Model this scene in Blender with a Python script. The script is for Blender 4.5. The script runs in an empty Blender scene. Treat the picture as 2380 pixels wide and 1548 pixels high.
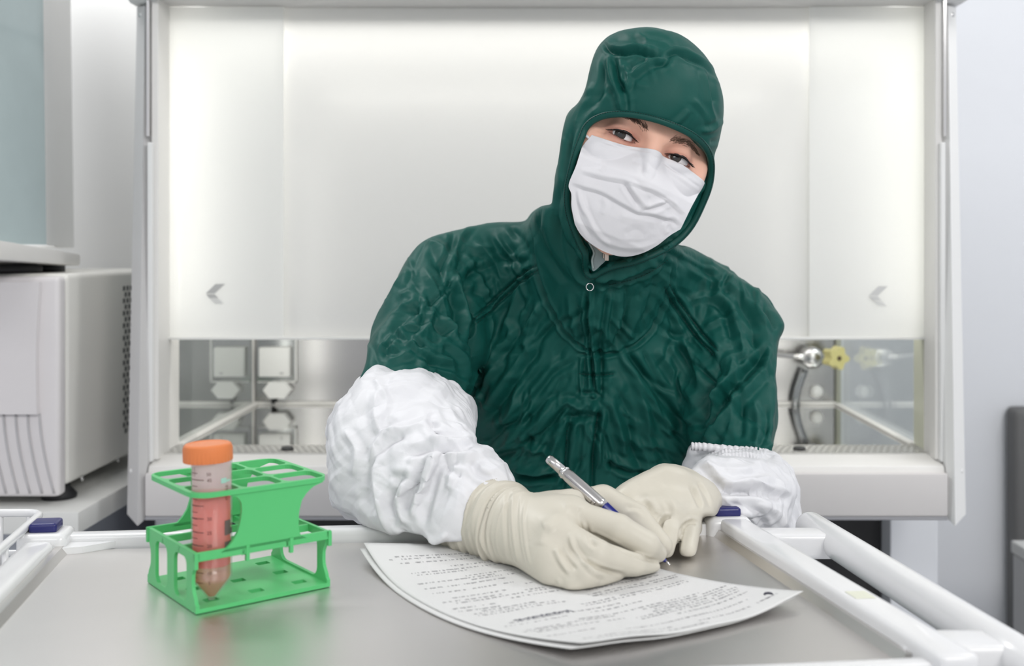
import bpy, bmesh, math, random
import numpy as np
from mathutils import Vector, Matrix
random.seed(7)
SC = bpy.context.scene
COL = SC.collection
CZ = 1.055          # height of the lens
F = 2600.0          # focal length in pixels of the 2380 wide frame
CX, CY = 1270.0, 581.0

def P(px, py, d):
    """World point seen at pixel (px, py), d metres in front of the lens."""
    return Vector(((px - CX) / F * d, d, CZ - (py - CY) / F * d))

# ------------------------------------------------------------------ camera
cam = bpy.data.cameras.new('camera'); camo = bpy.data.objects.new('camera', cam); COL.objects.link(camo)
camo.location = (0, 0, CZ); camo.rotation_euler = (math.radians(90), 0, 0)
cam.sensor_width = 36; cam.lens = F / 2380 * 36
cam.shift_x = -(CX - 1190) / 2380; cam.shift_y = -(774 - CY) / 2380
cam.clip_start = 0.05
cam.dof.use_dof = True; cam.dof.focus_distance = 1.06; cam.dof.aperture_fstop = 6.3
SC.camera = camo
# ------------------------------------------------------------------ world, exposure
SC.view_settings.view_transform = 'Standard'; SC.view_settings.look = 'None'
SC.view_settings.gamma = 1; SC.view_settings.use_curve_mapping = False
SC.view_settings.exposure = 0.10
SC.cycles.use_denoising = True
W = bpy.data.worlds.new('world'); SC.world = W; W.use_nodes = True
W.node_tree.nodes['Background'].inputs[0].default_value = (0.93, 0.95, 1.0, 1)
W.node_tree.nodes['Background'].inputs[1].default_value = 0.70
# ------------------------------------------------------------------ lamps
def area(name, loc, target, sx, sy, power, col=(1, 1, 1)):
    l = bpy.data.lights.new(name, 'AREA'); l.shape = 'RECTANGLE'; l.size = sx; l.size_y = sy
    l.energy = power; l.color = col
    o = bpy.data.objects.new(name, l); COL.objects.link(o); o.location = loc
    o.rotation_euler = (Vector(target) - Vector(loc)).to_track_quat('-Z', 'Y').to_euler()
    return o
area('ceiling_lamp', (1.3, -1.3, 2.55), (0.0, 1.5, 0.9), 1.1, 0.8, 40, (1.0, 0.985, 0.96))
area('added_fill_front', (-1.0, -1.5, 2.6), (-0.6, 1.8, 0.9), 1.2, 0.6, 16)  # unseen fill added to brighten the safety cabinet front
area('added_fill_cabinets', (-1.15, 1.72, 2.62), (-1.05, 2.35, 0.9), 0.8, 0.4, 24)  # added to lift the dark left background, no visible fitting
area('added_fill_wall_right', (1.5, 1.3, 2.65), (1.1, 2.8, 0.6), 0.8, 0.5, 22)  # extra unseen light put in to brighten the right-hand wall
area('hood_lamp', (0, 1.93, 1.45), (0, 2.06, 0.7), 1.1, 0.12, 4.6, (1.0, 0.99, 0.95))
for s_, n_ in ((-1, 'left'), (1, 'right')):
    area('hood_side_lamp_' + n_, (s_ * .585, 1.93, 1.02), (s_ * .3, 2.3, 1.02), 0.03, 0.56, 0.22, (1.0, 0.99, 0.95))
    area('hood_edge_lamp_' + n_, (s_ * .603, 1.92, 1.18), (s_ * .56, 1.80, 1.18), 0.03, 0.50, 0.50, (1.0, 0.99, 0.95))
# ------------------------------------------------------------------ helpers
def tag(o, label=None, cat=None, group=None, kind=None):
    if label: o['label'] = label
    if cat: o['category'] = cat
    if group: o['group'] = group
    if kind: o['kind'] = kind
    return o
def empty(name, loc, label, cat, group=None):
    o = bpy.data.objects.new(name, None); COL.objects.link(o); o.location = loc
    o.empty_display_size = 0.05
    return tag(o, label, cat, group)
def link(name, me, mat, parent=None, smooth=False):
    """Mesh data is in world coordinates; the object keeps them under its parent."""
    o = bpy.data.objects.new(name, me); COL.objects.link(o)
    for m in (mat if isinstance(mat, (list, tuple)) else [mat]): me.materials.append(m)
    if smooth:
        me.polygons.foreach_set('use_smooth', [True] * len(me.polygons))
    if parent is not None:
        o.parent = parent
        p = parent; off = Vector((0, 0, 0))
        while p is not None:
            off += p.location; p = p.parent
        o.matrix_parent_inverse = Matrix.Identity(4)
        me.transform(Matrix.Translation(-off))
    return o
class MB:
    def __init__(s): s.bm = bmesh.new()
    def _xf(s, vs, M):
        for v in vs: v.co = M @ v.co
    def box(s, lo, hi, M=None, bev=0.0, seg=2):
        lo = Vector(lo); hi = Vector(hi)
        r = bmesh.ops.create_cube(s.bm, size=1.0)
        vs = r['verts']
        for v in vs: v.co = Vector((lo[i] + (v.co[i] + .5) * (hi[i] - lo[i]) for i in range(3)))
        if bev > 0:
            es = list({e for v in vs for e in v.link_edges})
            rb = bmesh.ops.bevel(s.bm, geom=es, offset=bev, segments=seg, affect='EDGES', profile=0.6)
            vs = list({v for f in rb['faces'] for v in f.verts} | {v for v in vs if v.is_valid})
        if M is not None: s._xf(vs, M)
        return s
    def hexa(s, c8, bev=0.0, seg=2):
        """box from 8 corners: bottom a b c d, top a b c d"""
        vs = [s.bm.verts.new(c) for c in c8]
        fs = [(3, 2, 1, 0), (4, 5, 6, 7), (0, 1, 5, 4), (1, 2, 6, 5), (2, 3, 7, 6), (3, 0, 4, 7)]
        nf = [s.bm.faces.new([vs[i] for i in f]) for f in fs]
        bmesh.ops.recalc_face_normals(s.bm, faces=nf)
        if bev > 0:
            es = list({e for v in vs for e in v.link_edges})
            bmesh.ops.bevel(s.bm, geom=es, offset=bev, segments=seg, affect='EDGES', profile=0.6)
        return s
    def prism(s, pts, thick, M=None, holes=None):
        """polygon pts (2D) in xy extruded along z by thick; holes via triangulated fill"""
        edges = []
        allv = []
        for loop in [pts] + (holes or []):
            vs = [s.bm.verts.new((p[0], p[1], 0)) for p in loop]; allv += vs
            edges += [s.bm.edges.new((vs[i], vs[(i + 1) % len(vs)])) for i in range(len(vs))]
        r = bmesh.ops.triangle_fill(s.bm, use_beauty=True, use_dissolve=False, edges=edges, normal=(0, 0, 1))
        faces = [g for g in r['geom'] if isinstance(g, bmesh.types.BMFace)]
        ex = bmesh.ops.extrude_face_region(s.bm, geom=faces)
        nv = [g for g in ex['geom'] if isinstance(g, bmesh.types.BMVert)]
        for v in nv: v.co.z += thick
        bmesh.ops.recalc_face_normals(s.bm, faces=list({f for v in allv + nv for f in v.link_faces}))
        if M is not None: s._xf(set(allv + nv), M)
        return s
    def tube(s, pts, r, n=14, cap=True, closed=False):
        pts = [Vector(p) for p in pts]; N = len(pts)
        rr = r if isinstance(r, (list, tuple)) else [r] * N
        rings = []; prev = None
        for i, p in enumerate(pts):
            if closed: t = (pts[(i + 1) % N] - pts[i - 1])
            else: t = pts[min(i + 1, N - 1)] - pts[max(i - 1, 0)]
            t.normalize()
            if prev is None: up = Vector((0, 0, 1)) if abs(t.z) < .9 else Vector((1, 0, 0))
            else: up = prev
            a = t.cross(up).normalized(); b = a.cross(t).normalized(); prev = b
            rings.append([s.bm.verts.new(p + (a * math.cos(2 * math.pi * k / n) + b * math.sin(2 * math.pi * k / n)) * rr[i]) for k in range(n)])
        M_ = N if closed else N - 1
        for i in range(M_):
            A, B = rings[i], rings[(i + 1) % N]
            for k in range(n): s.bm.faces.new((A[k], B[k], B[(k + 1) % n], A[(k + 1) % n]))
        if cap and not closed:
            s.bm.faces.new(rings[0]); s.bm.faces.new(rings[-1][::-1])
        return s
    def lathe(s, prof, M=None, n=40, mats=None):
        """prof: list of (r, z)"""
        rings = []; allv = []
        for r, z in prof:
            if r < 1e-6: v = [s.bm.verts.new((0, 0, z))]
            else: v = [s.bm.verts.new((r * math.cos(2 * math.pi * k / n), r * math.sin(2 * math.pi * k / n), z)) for k in range(n)]
            rings.append(v); allv += v
        for i in range(len(rings) - 1):
            A, B = rings[i], rings[i + 1]
            for k in range(n):
                k2 = (k + 1) % n
                if len(A) == 1 and len(B) == 1: continue
                if len(A) == 1: f = s.bm.faces.new((A[0], B[k2], B[k]))
                elif len(B) == 1: f = s.bm.faces.new((A[k], A[k2], B[0]))
                else: f = s.bm.faces.new((A[k], A[k2], B[k2], B[k]))
                if mats: f.material_index = mats[i]
        if M is not None: s._xf(allv, M)
        return s
    def build(s, name, mat, parent=None, smooth=False, auto=None):
        me = bpy.data.meshes.new(name)
        bmesh.ops.recalc_face_normals(s.bm, faces=s.bm.faces[:])
        s.bm.to_mesh(me); s.bm.free()
        o = link(name, me, mat, parent, smooth or auto is not None)
        if auto is not None:
            try:
                me.set_sharp_from_angle(angle=math.radians(auto))
            except Exception: pass
        return o
def Mx(o, x, y, z):
    m = Matrix.Identity(4)
    for i, c in enumerate((x, y, z, o)):
        for j in range(3): m[j][i] = c[j]
    return m
def arc(cx, cy, r, a0, a1, n=6):
    return [(cx + r * math.cos(math.radians(a0 + (a1 - a0) * i / n)), cy + r * math.sin(math.radians(a0 + (a1 - a0) * i / n))) for i in range(n + 1)]
def rrect(x0, y0, x1, y1, r, n=5):
    return arc(x0 + r, y0 + r, r, 180, 270, n) + arc(x1 - r, y0 + r, r, 270, 360, n) + arc(x1 - r, y1 - r, r, 0, 90, n) + arc(x0 + r, y1 - r, r, 90, 180, n)

# ------------------------------------------------------------------ materials
def mat(name, col, rough=.5, metal=0.0, spec=.5, bump=None, var=None, trans=0, ior=1.45, sheen=0, sss=0, emit=None, coat=0, alpha=1, aniso=0):
    """bump: list of (scale(xyz or number), strength, distance, detail)"""
    m = bpy.data.materials.new(name); m.use_nodes = True
    nt = m.node_tree; b = nt.nodes['Principled BSDF']
    b.inputs['Base Color'].default_value = (*col, 1); b.inputs['Roughness'].default_value = rough
    b.inputs['Metallic'].default_value = metal; b.inputs['Specular IOR Level'].default_value = spec
    b.inputs['Transmission Weight'].default_value = trans; b.inputs['IOR'].default_value = ior
    b.inputs['Sheen Weight'].default_value = sheen; b.inputs['Coat Weight'].default_value = coat
    b.inputs['Alpha'].default_value = alpha; b.inputs['Anisotropic'].default_value = aniso
    if sss:
        b.inputs['Subsurface Weight'].default_value = sss; b.inputs['Subsurface Radius'].default_value = (1, .35, .2)
        b.inputs['Subsurface Scale'].default_value = .006
    if emit: b.inputs['Emission Color'].default_value = (*emit[0], 1); b.inputs['Emission Strength'].default_value = emit[1]
    tc = nt.nodes.new('ShaderNodeTexCoord')
    if bump:
        prev = None
        for sc, st, dist, det in bump:
            mp = nt.nodes.new('ShaderNodeMapping'); nt.links.new(tc.outputs['Object'], mp.inputs[0])
            mp.inputs['Scale'].default_value = (sc, sc, sc) if isinstance(sc, (int, float)) else sc
            n = nt.nodes.new('ShaderNodeTexNoise'); n.inputs['Scale'].default_value = 1; n.inputs['Detail'].default_value = det
            nt.links.new(mp.outputs[0], n.inputs[0])
            bp = nt.nodes.new('ShaderNodeBump'); bp.inputs['Strength'].default_value = st; bp.inputs['Distance'].default_value = dist
            nt.links.new(n.outputs[0], bp.inputs['Height'])
            if prev: nt.links.new(prev.outputs[0], bp.inputs['Normal'])
            prev = bp
        nt.links.new(prev.outputs[0], b.inputs['Normal'])
    if var:
        sc, amt = var
        n = nt.nodes.new('ShaderNodeTexNoise'); n.inputs['Scale'].default_value = sc; n.inputs['Detail'].default_value = 5
        nt.links.new(tc.outputs['Object'], n.inputs[0])
        mx = nt.nodes.new('ShaderNodeMix'); mx.data_type = 'RGBA'
        mx.inputs[6].default_value = (*[c * (1 - amt) for c in col], 1); mx.inputs[7].default_value = (*[min(1, c * (1 + amt)) for c in col], 1)
        nt.links.new(n.outputs[0], mx.inputs[0]); nt.links.new(mx.outputs[2], b.inputs['Base Color'])
    return m
def mixmat(name, a, b, fac, fres=False):
    """a, b: ('T', col) transparent, ('G', col, rough) glossy, ('D', col) diffuse, ('L', col) translucent"""
    m = bpy.data.materials.new(name); m.use_nodes = True; nt = m.node_tree
    nt.nodes.remove(nt.nodes['Principled BSDF']); out = nt.nodes['Material Output']
    def mk(t):
        if t[0] == 'T': n = nt.nodes.new('ShaderNodeBsdfTransparent')
        elif t[0] == 'G': n = nt.nodes.new('ShaderNodeBsdfGlossy'); n.inputs['Roughness'].default_value = t[2]
        elif t[0] == 'D': n = nt.nodes.new('ShaderNodeBsdfDiffuse')
        elif t[0] == 'L': n = nt.nodes.new('ShaderNodeBsdfTranslucent')
        elif t[0] == 'M': return t[1](nt)
        n.inputs['Color'].default_value = (*t[1], 1); return n.outputs[0]
    mx = nt.nodes.new('ShaderNodeMixShader')
    nt.links.new(mk(a), mx.inputs[1]); nt.links.new(mk(b), mx.inputs[2])
    mx.inputs[0].default_value = fac
    if fres:
        lw = nt.nodes.new('ShaderNodeFresnel'); lw.inputs['IOR'].default_value = fac; nt.links.new(lw.outputs[0], mx.inputs[0])
    nt.links.new(mx.outputs[0], out.inputs[0]); return m
def diffuse_translucent(dc, tc_, f):
    def mk(nt):
        d = nt.nodes.new('ShaderNodeBsdfDiffuse'); d.inputs[0].default_value = (*dc, 1)
        t = nt.nodes.new('ShaderNodeBsdfTranslucent'); t.inputs[0].default_value = (*tc_, 1)
        m = nt.nodes.new('ShaderNodeMixShader'); m.inputs[0].default_value = f
        nt.links.new(d.outputs[0], m.inputs[1]); nt.links.new(t.outputs[0], m.inputs[2]); return m.outputs[0]
    return mk
WHITE = mat('painted_white', (.80, .80, .79), .38, bump=[(220, .05, .001, 2)])
WARMWHITE = mat('warm_white_paint', (.78, .765, .74), .4)
PINKWHITE = mat('fascia_white', (.66, .635, .625), .4)
RAILWHITE = mat('glossy_white_rail', (.78, .78, .785), .25, coat=.3)
WALLP = mat('pale_wall_paint', (.76, .775, .81), .75, bump=[(90, .08, .001, 3)], var=(2, .02))
STEEL = mat('brushed_steel', (.52, .515, .505), .23, 1.0, bump=[((3, 3, 260), .04, .0006, 2)])
STEELDK = mat('hood_steel', (.40, .395, .385), .22, 1.0, bump=[((3, 3, 240), .05, .0006, 2)])
CHROME = mat('chrome', (.75, .74, .73), .14, 1.0)
BLACK = mat('matt_black', (.02, .02, .022), .5)
CHARC = mat('charcoal_panel', (.032, .032, .033), .6, var=(3, .1))
BEIGE = mat('instrument_shell', (.84, .825, .78), .42, bump=[(300, .06, .0006, 2)])
LILAC = mat('instrument_door', (.74, .71, .715), .4, bump=[(300, .06, .0006, 2)])
BLUECAP = mat('navy_cap', (.018, .02, .13), .32, bump=[(500, .1, .0005, 2)])
# ================================================================== room
FLZ = -0.08
def struct(name, lo, hi, m):
    return tag(MB().box(lo, hi).build(name, m), kind='structure')
FLOORM = mat('vinyl_floor', (.55, .56, .58), .45, var=(1.5, .06))
struct('floor', (-2.6, -2.2, FLZ - .1), (2.4, 3.2, FLZ), FLOORM)
struct('wall_back', (-2.6, 2.95, FLZ), (2.4, 3.05, 2.7), WALLP)
struct('wall_left', (-2.7, -2.2, FLZ), (-2.6, 3.05, 2.7), WALLP)
struct('wall_right', (2.4, -2.2, FLZ), (2.5, 3.05, 2.7), WALLP)
struct('ceiling', (-2.6, -2.2, 2.7), (2.4, 3.05, 2.8), WHITE)

# ================================================================== safety cabinet
hood = empty('safety_cabinet', (0, 2.1, FLZ), 'large white safety cabinet with steel interior and milky-sided sash with a painted reflection veil behind the seated person', 'lab cabinet')
XI, DB, DF = .622, 2.38, 1.80         # half width inside, depth of back wall, depth of front opening
WZ, CEZ = .7266, 1.4697
MB().box((-XI, DB, WZ), (XI, DB + .01, CEZ)).build('back_panel', STEELDK, hood)
MB().box((-XI, 1.88, WZ - .012), (XI, DB, WZ)).build('work_surface', mat('mirror_steel', (.66, .66, .65), .06, 1.0), hood)
MB().box((-XI, 1.80, CEZ), (XI, DB, CEZ + .01)).build('inner_ceiling', WHITE, hood)
# ledge strips round the worktop and the seam below the ceiling
mb = MB()
mb.box((-XI, DB - .012, WZ), (XI, DB, WZ + .006), bev=.002)
mb.box((-XI, 1.88, WZ), (-XI + .013, DB, WZ + .005), bev=.002).box((XI - .013, 1.88, WZ), (XI, DB, WZ + .005), bev=.002)
mb.build('worktop_ledge', WARMWHITE, hood)
mb = MB(); mb.box((-XI, DB - .02, CEZ - .004), (XI, DB, CEZ), bev=.001); mb.box((-XI, DB - .008, CEZ - .03), (XI, DB, CEZ - .024), bev=.002)
mb.build('ceiling_seam', mat('seam_grey', (.30, .30, .27), .5), hood)
mb = MB().box((-.60, 1.84, CEZ - .010), (.60, 2.2, CEZ - .001))
mb.build('perforated_diffuser', WHITE, hood)
# perforated front grille: a plate with real slanted slots
GR = mat('grille_steel', (.66, .65, .62), .35, .35)
mb = MB(); nx = 112; x0 = -.612; dx = 1.224 / nx
for r in range(5):
    y0 = 1.805 + r * .015; off = (r % 2) * dx * .5
    mb.box((-.618, y0 - .004, WZ - .002), (.618, y0 + .002, WZ + .001))
    for i in range(nx):
        xx = x0 + i * dx + off
        mb.box((xx - .0021, y0, WZ - .0015), (xx + .0021, y0 + .0125, WZ + .001))
mb.box((-.618, 1.874, WZ - .002), (.618, 1.88, WZ + .001))
mb.build('front_grille', GR, hood)
MB().box((-.622, 1.80, WZ - .03), (.622, 1.885, WZ - .022)).build('grille_tray', BLACK, hood)
KN = mat('dark_stud', (.05, .05, .05), .4)
for x in (-.425, .415):
    MB().lathe([(0, .006), (.009, .005), (.011, 0), (0, 0)], Matrix.Translation((x, 1.835, WZ + .001)), 16).build('grille_catch', KN, hood, True)
# sill and fascia
mb = MB()
mb.hexa([(-.625, 1.752, .700), (.625, 1.752, .700), (.625, 1.808, .700), (-.625, 1.808, .700), (-.625, 1.757, .7155), (.625, 1.757, .7155), (.625, 1.806, .7268), (-.625, 1.806, .7268)], .002)
mb.build('sill', WARMWHITE, hood, auto=40)
mb = MB(); mb.box((-.626, 1.742, .6395), (.626, 1.80, .7065), bev=.004)
mb.build('front_fascia', PINKWHITE, hood, auto=40)
MB().box((-.626, 1.743, .6335), (.626, 1.80, .6395), bev=.002).build('fascia_lower_trim', mat('grey_trim', (.35, .35, .37), .5), hood)
# outer side posts (slanted forward to the foot)
for s in (-1, 1):
    def post(xa, xb, dt0, dt1, zt, zb, db0, db1):
        return [(s * xa, db0, zb), (s * xb, db0, zb), (s * xb, db1, zb), (s * xa, db1, zb), (s * xa, dt0, zt), (s * xb, dt0, zt), (s * xb, dt1, zt), (s * xa, dt1, zt)]
    fr = MB()
    zb = .640; zt = 1.445
    # pointed L-profile: front corner line between outer and inner face
    a = (s * .659, 1.800, zt); b = (s * .6405, 1.785, zt); c = (s * .632, 1.800, zt); d = (s * .632, 1.86, zt); e = (s * .659, 1.86, zt)
    A = (s * .659, 1.758, zb); B = (s * .634, 1.735, zb - .013); C_ = (s * .6265, 1.752, zb - .004); D = (s * .6265, 1.86, zb); E = (s * .659, 1.86, zb)
    vs = [fr.bm.verts.new(v) for v in (a, b, c, d, e, A, B, C_, D, E)]
    for i in range(5):
        j = (i + 1) % 5; fr.bm.faces.new((vs[i], vs[j], vs[j + 5], vs[i + 5]))
    fr.bm.faces.new(vs[:5]); fr.bm.faces.new(vs[5:][::-1])
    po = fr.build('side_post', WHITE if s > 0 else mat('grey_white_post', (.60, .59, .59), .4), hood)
    for z in (1.432, .708):
        t = (zt - z) / (zt - zb); y = 1.80 - .042 * t - .005
        MB().lathe([(0, .003), (.0035, .0025), (.0048, 0), (0, 0)], Matrix.Translation((s * .650, y, z)) @ Matrix.Rotation(math.radians(90), 4, 'X'), 16).build('bolt', CHROME if z > 1 else WHITE, po, True)
    # inner liner strip, white, and the guide rail
    MB().box((s * .622 - .005, 1.775, .722), (s * .622 + .006, 1.83, 1.455), bev=.002).build('guide_rail', WARMWHITE, hood)
    MB().box((s * .630 - .002, 1.768, 1.235), (s * .630 + .002, 1.775, 1.452)).build('sash_cable', CHROME, hood)
    MB().box((s * .6265 - .004, 1.766, .72), (s * .6265 + .004, 1.785, 1.225), bev=.002).build('rail_cover', WHITE, hood)
# side walls: steel on the left, clear glass on the right, in white frames
SIDEST = mixmat('smoked_side_glass', ('D', (.42, .44, .43)), ('G', (.80, .83, .82), .03), .62)
SIDEGL = mixmat('clear_side_glass', ('T', (.97, .99, .98)), ('G', (.9, .92, .9), .01), .24)
MB().box((-XI - .006, 1.885, WZ), (-XI, DB, CEZ)).build('side_window', SIDEST, hood)
MB().box((XI, 1.885, WZ), (XI + .006, DB, CEZ)).build('side_window', SIDEGL, hood)
OLIVE = mat('edge_glass_tint', (.60, .61, .50), .2)
for s in (-1, 1):
    MB().box((s * XI - .003, 1.80, WZ), (s * XI + .003, 1.886, CEZ), bev=.001).build('side_frame', WARMWHITE if s < 0 else OLIVE, hood)
    MB().box((s * XI - .008, DB - .012, WZ), (s * XI + .002, DB, CEZ), bev=.002).build('corner_strip', WARMWHITE if s < 0 else mat('olive_corner', (.33, .34, .28), .4), hood)
# sash: room reflection painted white into the clear centre pane; milky chevron side panes
reflection_veil = mixmat('clear_pane_painted_reflection', ('T', (.97, .97, .96)), ('M', diffuse_translucent((.95, .945, .93), (.95, .945, .93), .30)), .72)
milk = mixmat('milky_side_pane', ('T', (1, 1, 1)), ('M', diffuse_translucent((.93, .93, .91), (.95, .95, .93), .32)), .88)
sash = MB().box((-.432, 1.838, .9130), (.432, 1.842, 1.452)).build('sash', reflection_veil, hood)
for s in (-1, 1):
    pn = MB().box((min(s * .430, s * .6195), 1.828, .9120), (max(s * .430, s * .6195), 1.833, 1.452)).build('sash_pane', milk, sash)
    c = P(500 if s < 0 else 2041, 683 if s < 0 else 688, 1.826)
    CH = mat('chevron_print_' + ('dark' if s < 0 else 'pale'), (.50, .50, .49) if s < 0 else (.68, .68, .67), .6)
    CH2 = mat('chevron_fade_' + ('dark' if s < 0 else 'pale'), (.70, .70, .69) if s < 0 else (.76, .76, .75), .6)
    k = 1.826 / F
    Mt = Mx(c, (k, 0, 0), (0, 0, -k), (0, 1, 0))
    MB().prism([(-22, -1), (1, -23), (23, -23), (-1, -1)], .0006, Mt).build('chevron', CH, pn)
    mb2 = MB()
    mb2.prism([(-21, 1), (-1, 1), (8, 10), (-13, 10)], .0006, Mt)
    mb2.build('chevron', CH, pn)
    mb2 = MB()
    for q in range(3):
        y = 11.5 + q * 4.2; mb2.prism([(-12 + q * 4.4, y), (9 + q * 4.4, y), (12 + q * 4.4, y + 3), (-9 + q * 4.4, y + 3)], .0006, Mt)
    mb2.build('chevron', CH2, pn)
MB().box((-.622, 1.824, .9085), (.622, 1.846, .9128), bev=.001).build('sash_edge', mat('sash_rim', (.80, .80, .77), .3), sash)
# header
mb = MB(); mb.hexa([(-.64, 1.75, 1.4535), (.64, 1.75, 1.4535), (.64, 2.4, 1.4535), (-.64, 2.4, 1.4535), (-.665, 1.75, 1.80), (.685, 1.75, 1.80), (.685, 2.4, 1.80), (-.665, 2.4, 1.80)], .004)
mb.build('header', mat('header_grey', (.62, .61, .60), .45), hood)
for s, xe in ((-1, .672), (1, .692)):
    MB().hexa([(s * .62, 1.775, 1.449), (s * .665, 1.785, 1.449), (s * .665, 1.86, 1.449), (s * .62, 1.86, 1.449), (s * .62, 1.745, 1.47), (s * xe, 1.755, 1.47), (s * xe, 1.87, 1.47), (s * .62, 1.87, 1.47)], .003).build('header_bracket', WHITE, hood, auto=40)
# fittings: switch box, hexagon knobs, gas tap, disc
FIT = mat('fitting_white', (.86, .86, .84), .3)
def onback(px, py, d=DB - .004): return P(px, py, d)
kk = DB / F
sb = MB().box((onback(597, 0).x, DB - .004, onback(0, 888).z), (onback(688, 0).x, DB - .0005, onback(0, 700).z), bev=.001).build('socket_plate', mat('plate_steel', (.42, .42, .41), .12, 1.0), hood)
MB().box((onback(686.5, 0).x, DB - .006, onback(0, 889).z), (onback(690, 0).x, DB - .003, onback(0, 786).z)).box((onback(600, 0).x, DB - .006, onback(0, 889).z), (onback(690, 0).x, DB - .003, onback(0, 886).z)).build('plate_edge', FIT, sb)
mb = MB().box((onback(606, 0).x, DB - .022, onback(0, 874).z), (onback(677, 0).x, DB - .004, onback(0, 806).z), bev=.003); mb.build('socket', FIT, hood, auto=40)
MB().box((onback(655, 0).x, DB - .0228, onback(0, 867).z), (onback(663, 0).x, DB - .0218, onback(0, 864).z)).build('socket_mark', mat('mark_grey', (.35, .35, .35), .5), hood)
mb = MB().box((onback(630, 0).x, DB - .022, onback(0, 755).z), (onback(676, 0).x, DB - .004, onback(0, 692).z), bev=.003); mb.build('socket', FIT, hood, auto=40)
hx = [(-32, 0), (-17, -19), (17, -19), (32, 0), (17, 19), (-17, 19)]
MB().prism([(x * kk, y * kk) for x, y in hx], .022, Mx(onback(643, 907, DB - .026), (1, 0, 0), (0, 0, 1), (0, 1, 0))).build('hexagon_knob', FIT, hood)
MB().tube([onback(635, 920, DB - .012), onback(635, 938, DB - .012)], .004).build('knob_stem', BLACK, hood)
MB().lathe([(0, .006), (.0135, .005), (.0138, 0), (0, 0)], Matrix.Translation(onback(1897, 910, DB - .001)) @ Matrix.Rotation(math.radians(90), 4, 'X'), 28).build('port_disc', FIT, hood, True)
# gas tap with yellow star knob
g = onback(1888, 832, DB - .05)
TAPG = mat('tap_grey', (.50, .50, .50), .25, .9)
tp = MB().tube([onback(1888, 832, DB), g], .017, 24).lathe([(0, .012), (.02, .01), (.024, 0), (.02, -.01), (0, -.012)], Matrix.Translation(g) @ Matrix.Rotation(math.radians(90), 4, 'X'), 28).build('gas_tap', TAPG, hood, True)
MB().tube([g, P(1858, 829, DB - .055), P(1843, 828, DB - .055)], [.007, .0065, .0045], 16).build('tap_nozzle', CHROME, tp, True)
MB().tube([P(1858 - 4 * i, 829, DB - .055) for i in range(1)] + [P(1842, 828, DB - .055), P(1812, 826, DB - .05), P(1790, 824, DB - .03)], [.0046, .0046, .004, .004], 12).build('tap_hose', mat('hose', (.30, .30, .31), .4), tp, True)
star = []
for i in range(30):
    a = 2 * math.pi * i / 30; r = .0205 + .0042 * math.cos(5 * a + 0.4); star.append((r * math.cos(a), r * math.sin(a)))
kc = P(1940, 831, DB - .09)
YEL = mat('yellow_plastic', (.60, .55, .24), .4)
kd = Vector((.28, -1, 0)).normalized(); kx = Vector((1, .28, 0)).normalized()
MB().prism(star, .03, Mx(kc - kd * .012, kx, (0, 0, 1), kd * 1)).build('tap_knob', YEL, tp, auto=50)
MB().lathe([(0, .001), (.0045, .001), (.005, 0), (0, 0)], Mx(kc + kd * .0185, kx, (0, 0, 1), kd), 18).build('knob_hole', mat('knob_brown', (.09, .06, .03), .5), tp, True)
MB().tube([P(1870 - 22 * math.sin(t * 1.57), 858 + 90 * t, DB - .02) for t in [0, .15, .3, .5, .7, 1.0]], .0085, 16).build('gas_pipe', mat('pipe_grey', (.32, .33, .34), .25, .8), hood, True)
MB().tube([P(1840, 217, DB - .02), P(1862, 208, DB - .02), P(1880, 200, DB - .02)], .010, 14).build('sensor_tube', mat('sensor_grey', (.30, .31, .30), .4), hood, True)
# dark under-body and white rear leg
MB().box((-.60, 2.05, FLZ), (.612, 2.37, .628)).build('base_cabinet', CHARC, hood)
MB().box((.372, 2.045, FLZ), (.380, 2.052, .628)).build('base_joint', BLACK, hood)
MB().box((.615, 2.0, FLZ), (.70, 2.4, .634), bev=.003).build('leg', WALLP, hood)
MB().box((-.70, 2.0, FLZ), (-.615, 2.4, .634), bev=.003).build('leg', WALLP, hood)
MB().box((-.622, 1.80, .628), (.622, 2.40, .640)).build('floor_pan', WARMWHITE, hood)
MB().box((-.622, DB + .01, .64), (.622, DB + .03, 1.47)).build('rear_skin', WHITE, hood)

# ================================================================== bench and instrument at the left
bench = empty('lab_bench', (-1.1, 2.0, FLZ), 'white laboratory bench under the perforated instrument beside the cabinet', 'bench')
bt = MB().box((-1.9, 1.68, .6275), (-.703, 2.5, .661), bev=.003).build('bench_top', mat('bench_laminate', (.72, .72, .70), .35), bench, auto=40)
MB().box((-1.88, 1.76, FLZ), (-.78, 2.46, .6275), bev=.003).build('bench_body', mat('bench_grey', (.45, .47, .52), .5), bench)
MB().tube([(-.735, 1.72, .627), (-.735, 1.72, FLZ)], .016, 16).build('bench_leg', CHROME, bench, True)
inst = empty('laboratory_instrument', (-1.0, 1.9, .661), 'boxy cream laboratory instrument with perforated side standing on the bench', 'instrument')
xr = -.7475
bm_ = MB().box((-1.30, 1.745, .688), (xr, 2.24, 1.018), bev=.009, seg=3)
body = bm_.build('housing', BEIGE, inst, auto=40)
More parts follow.
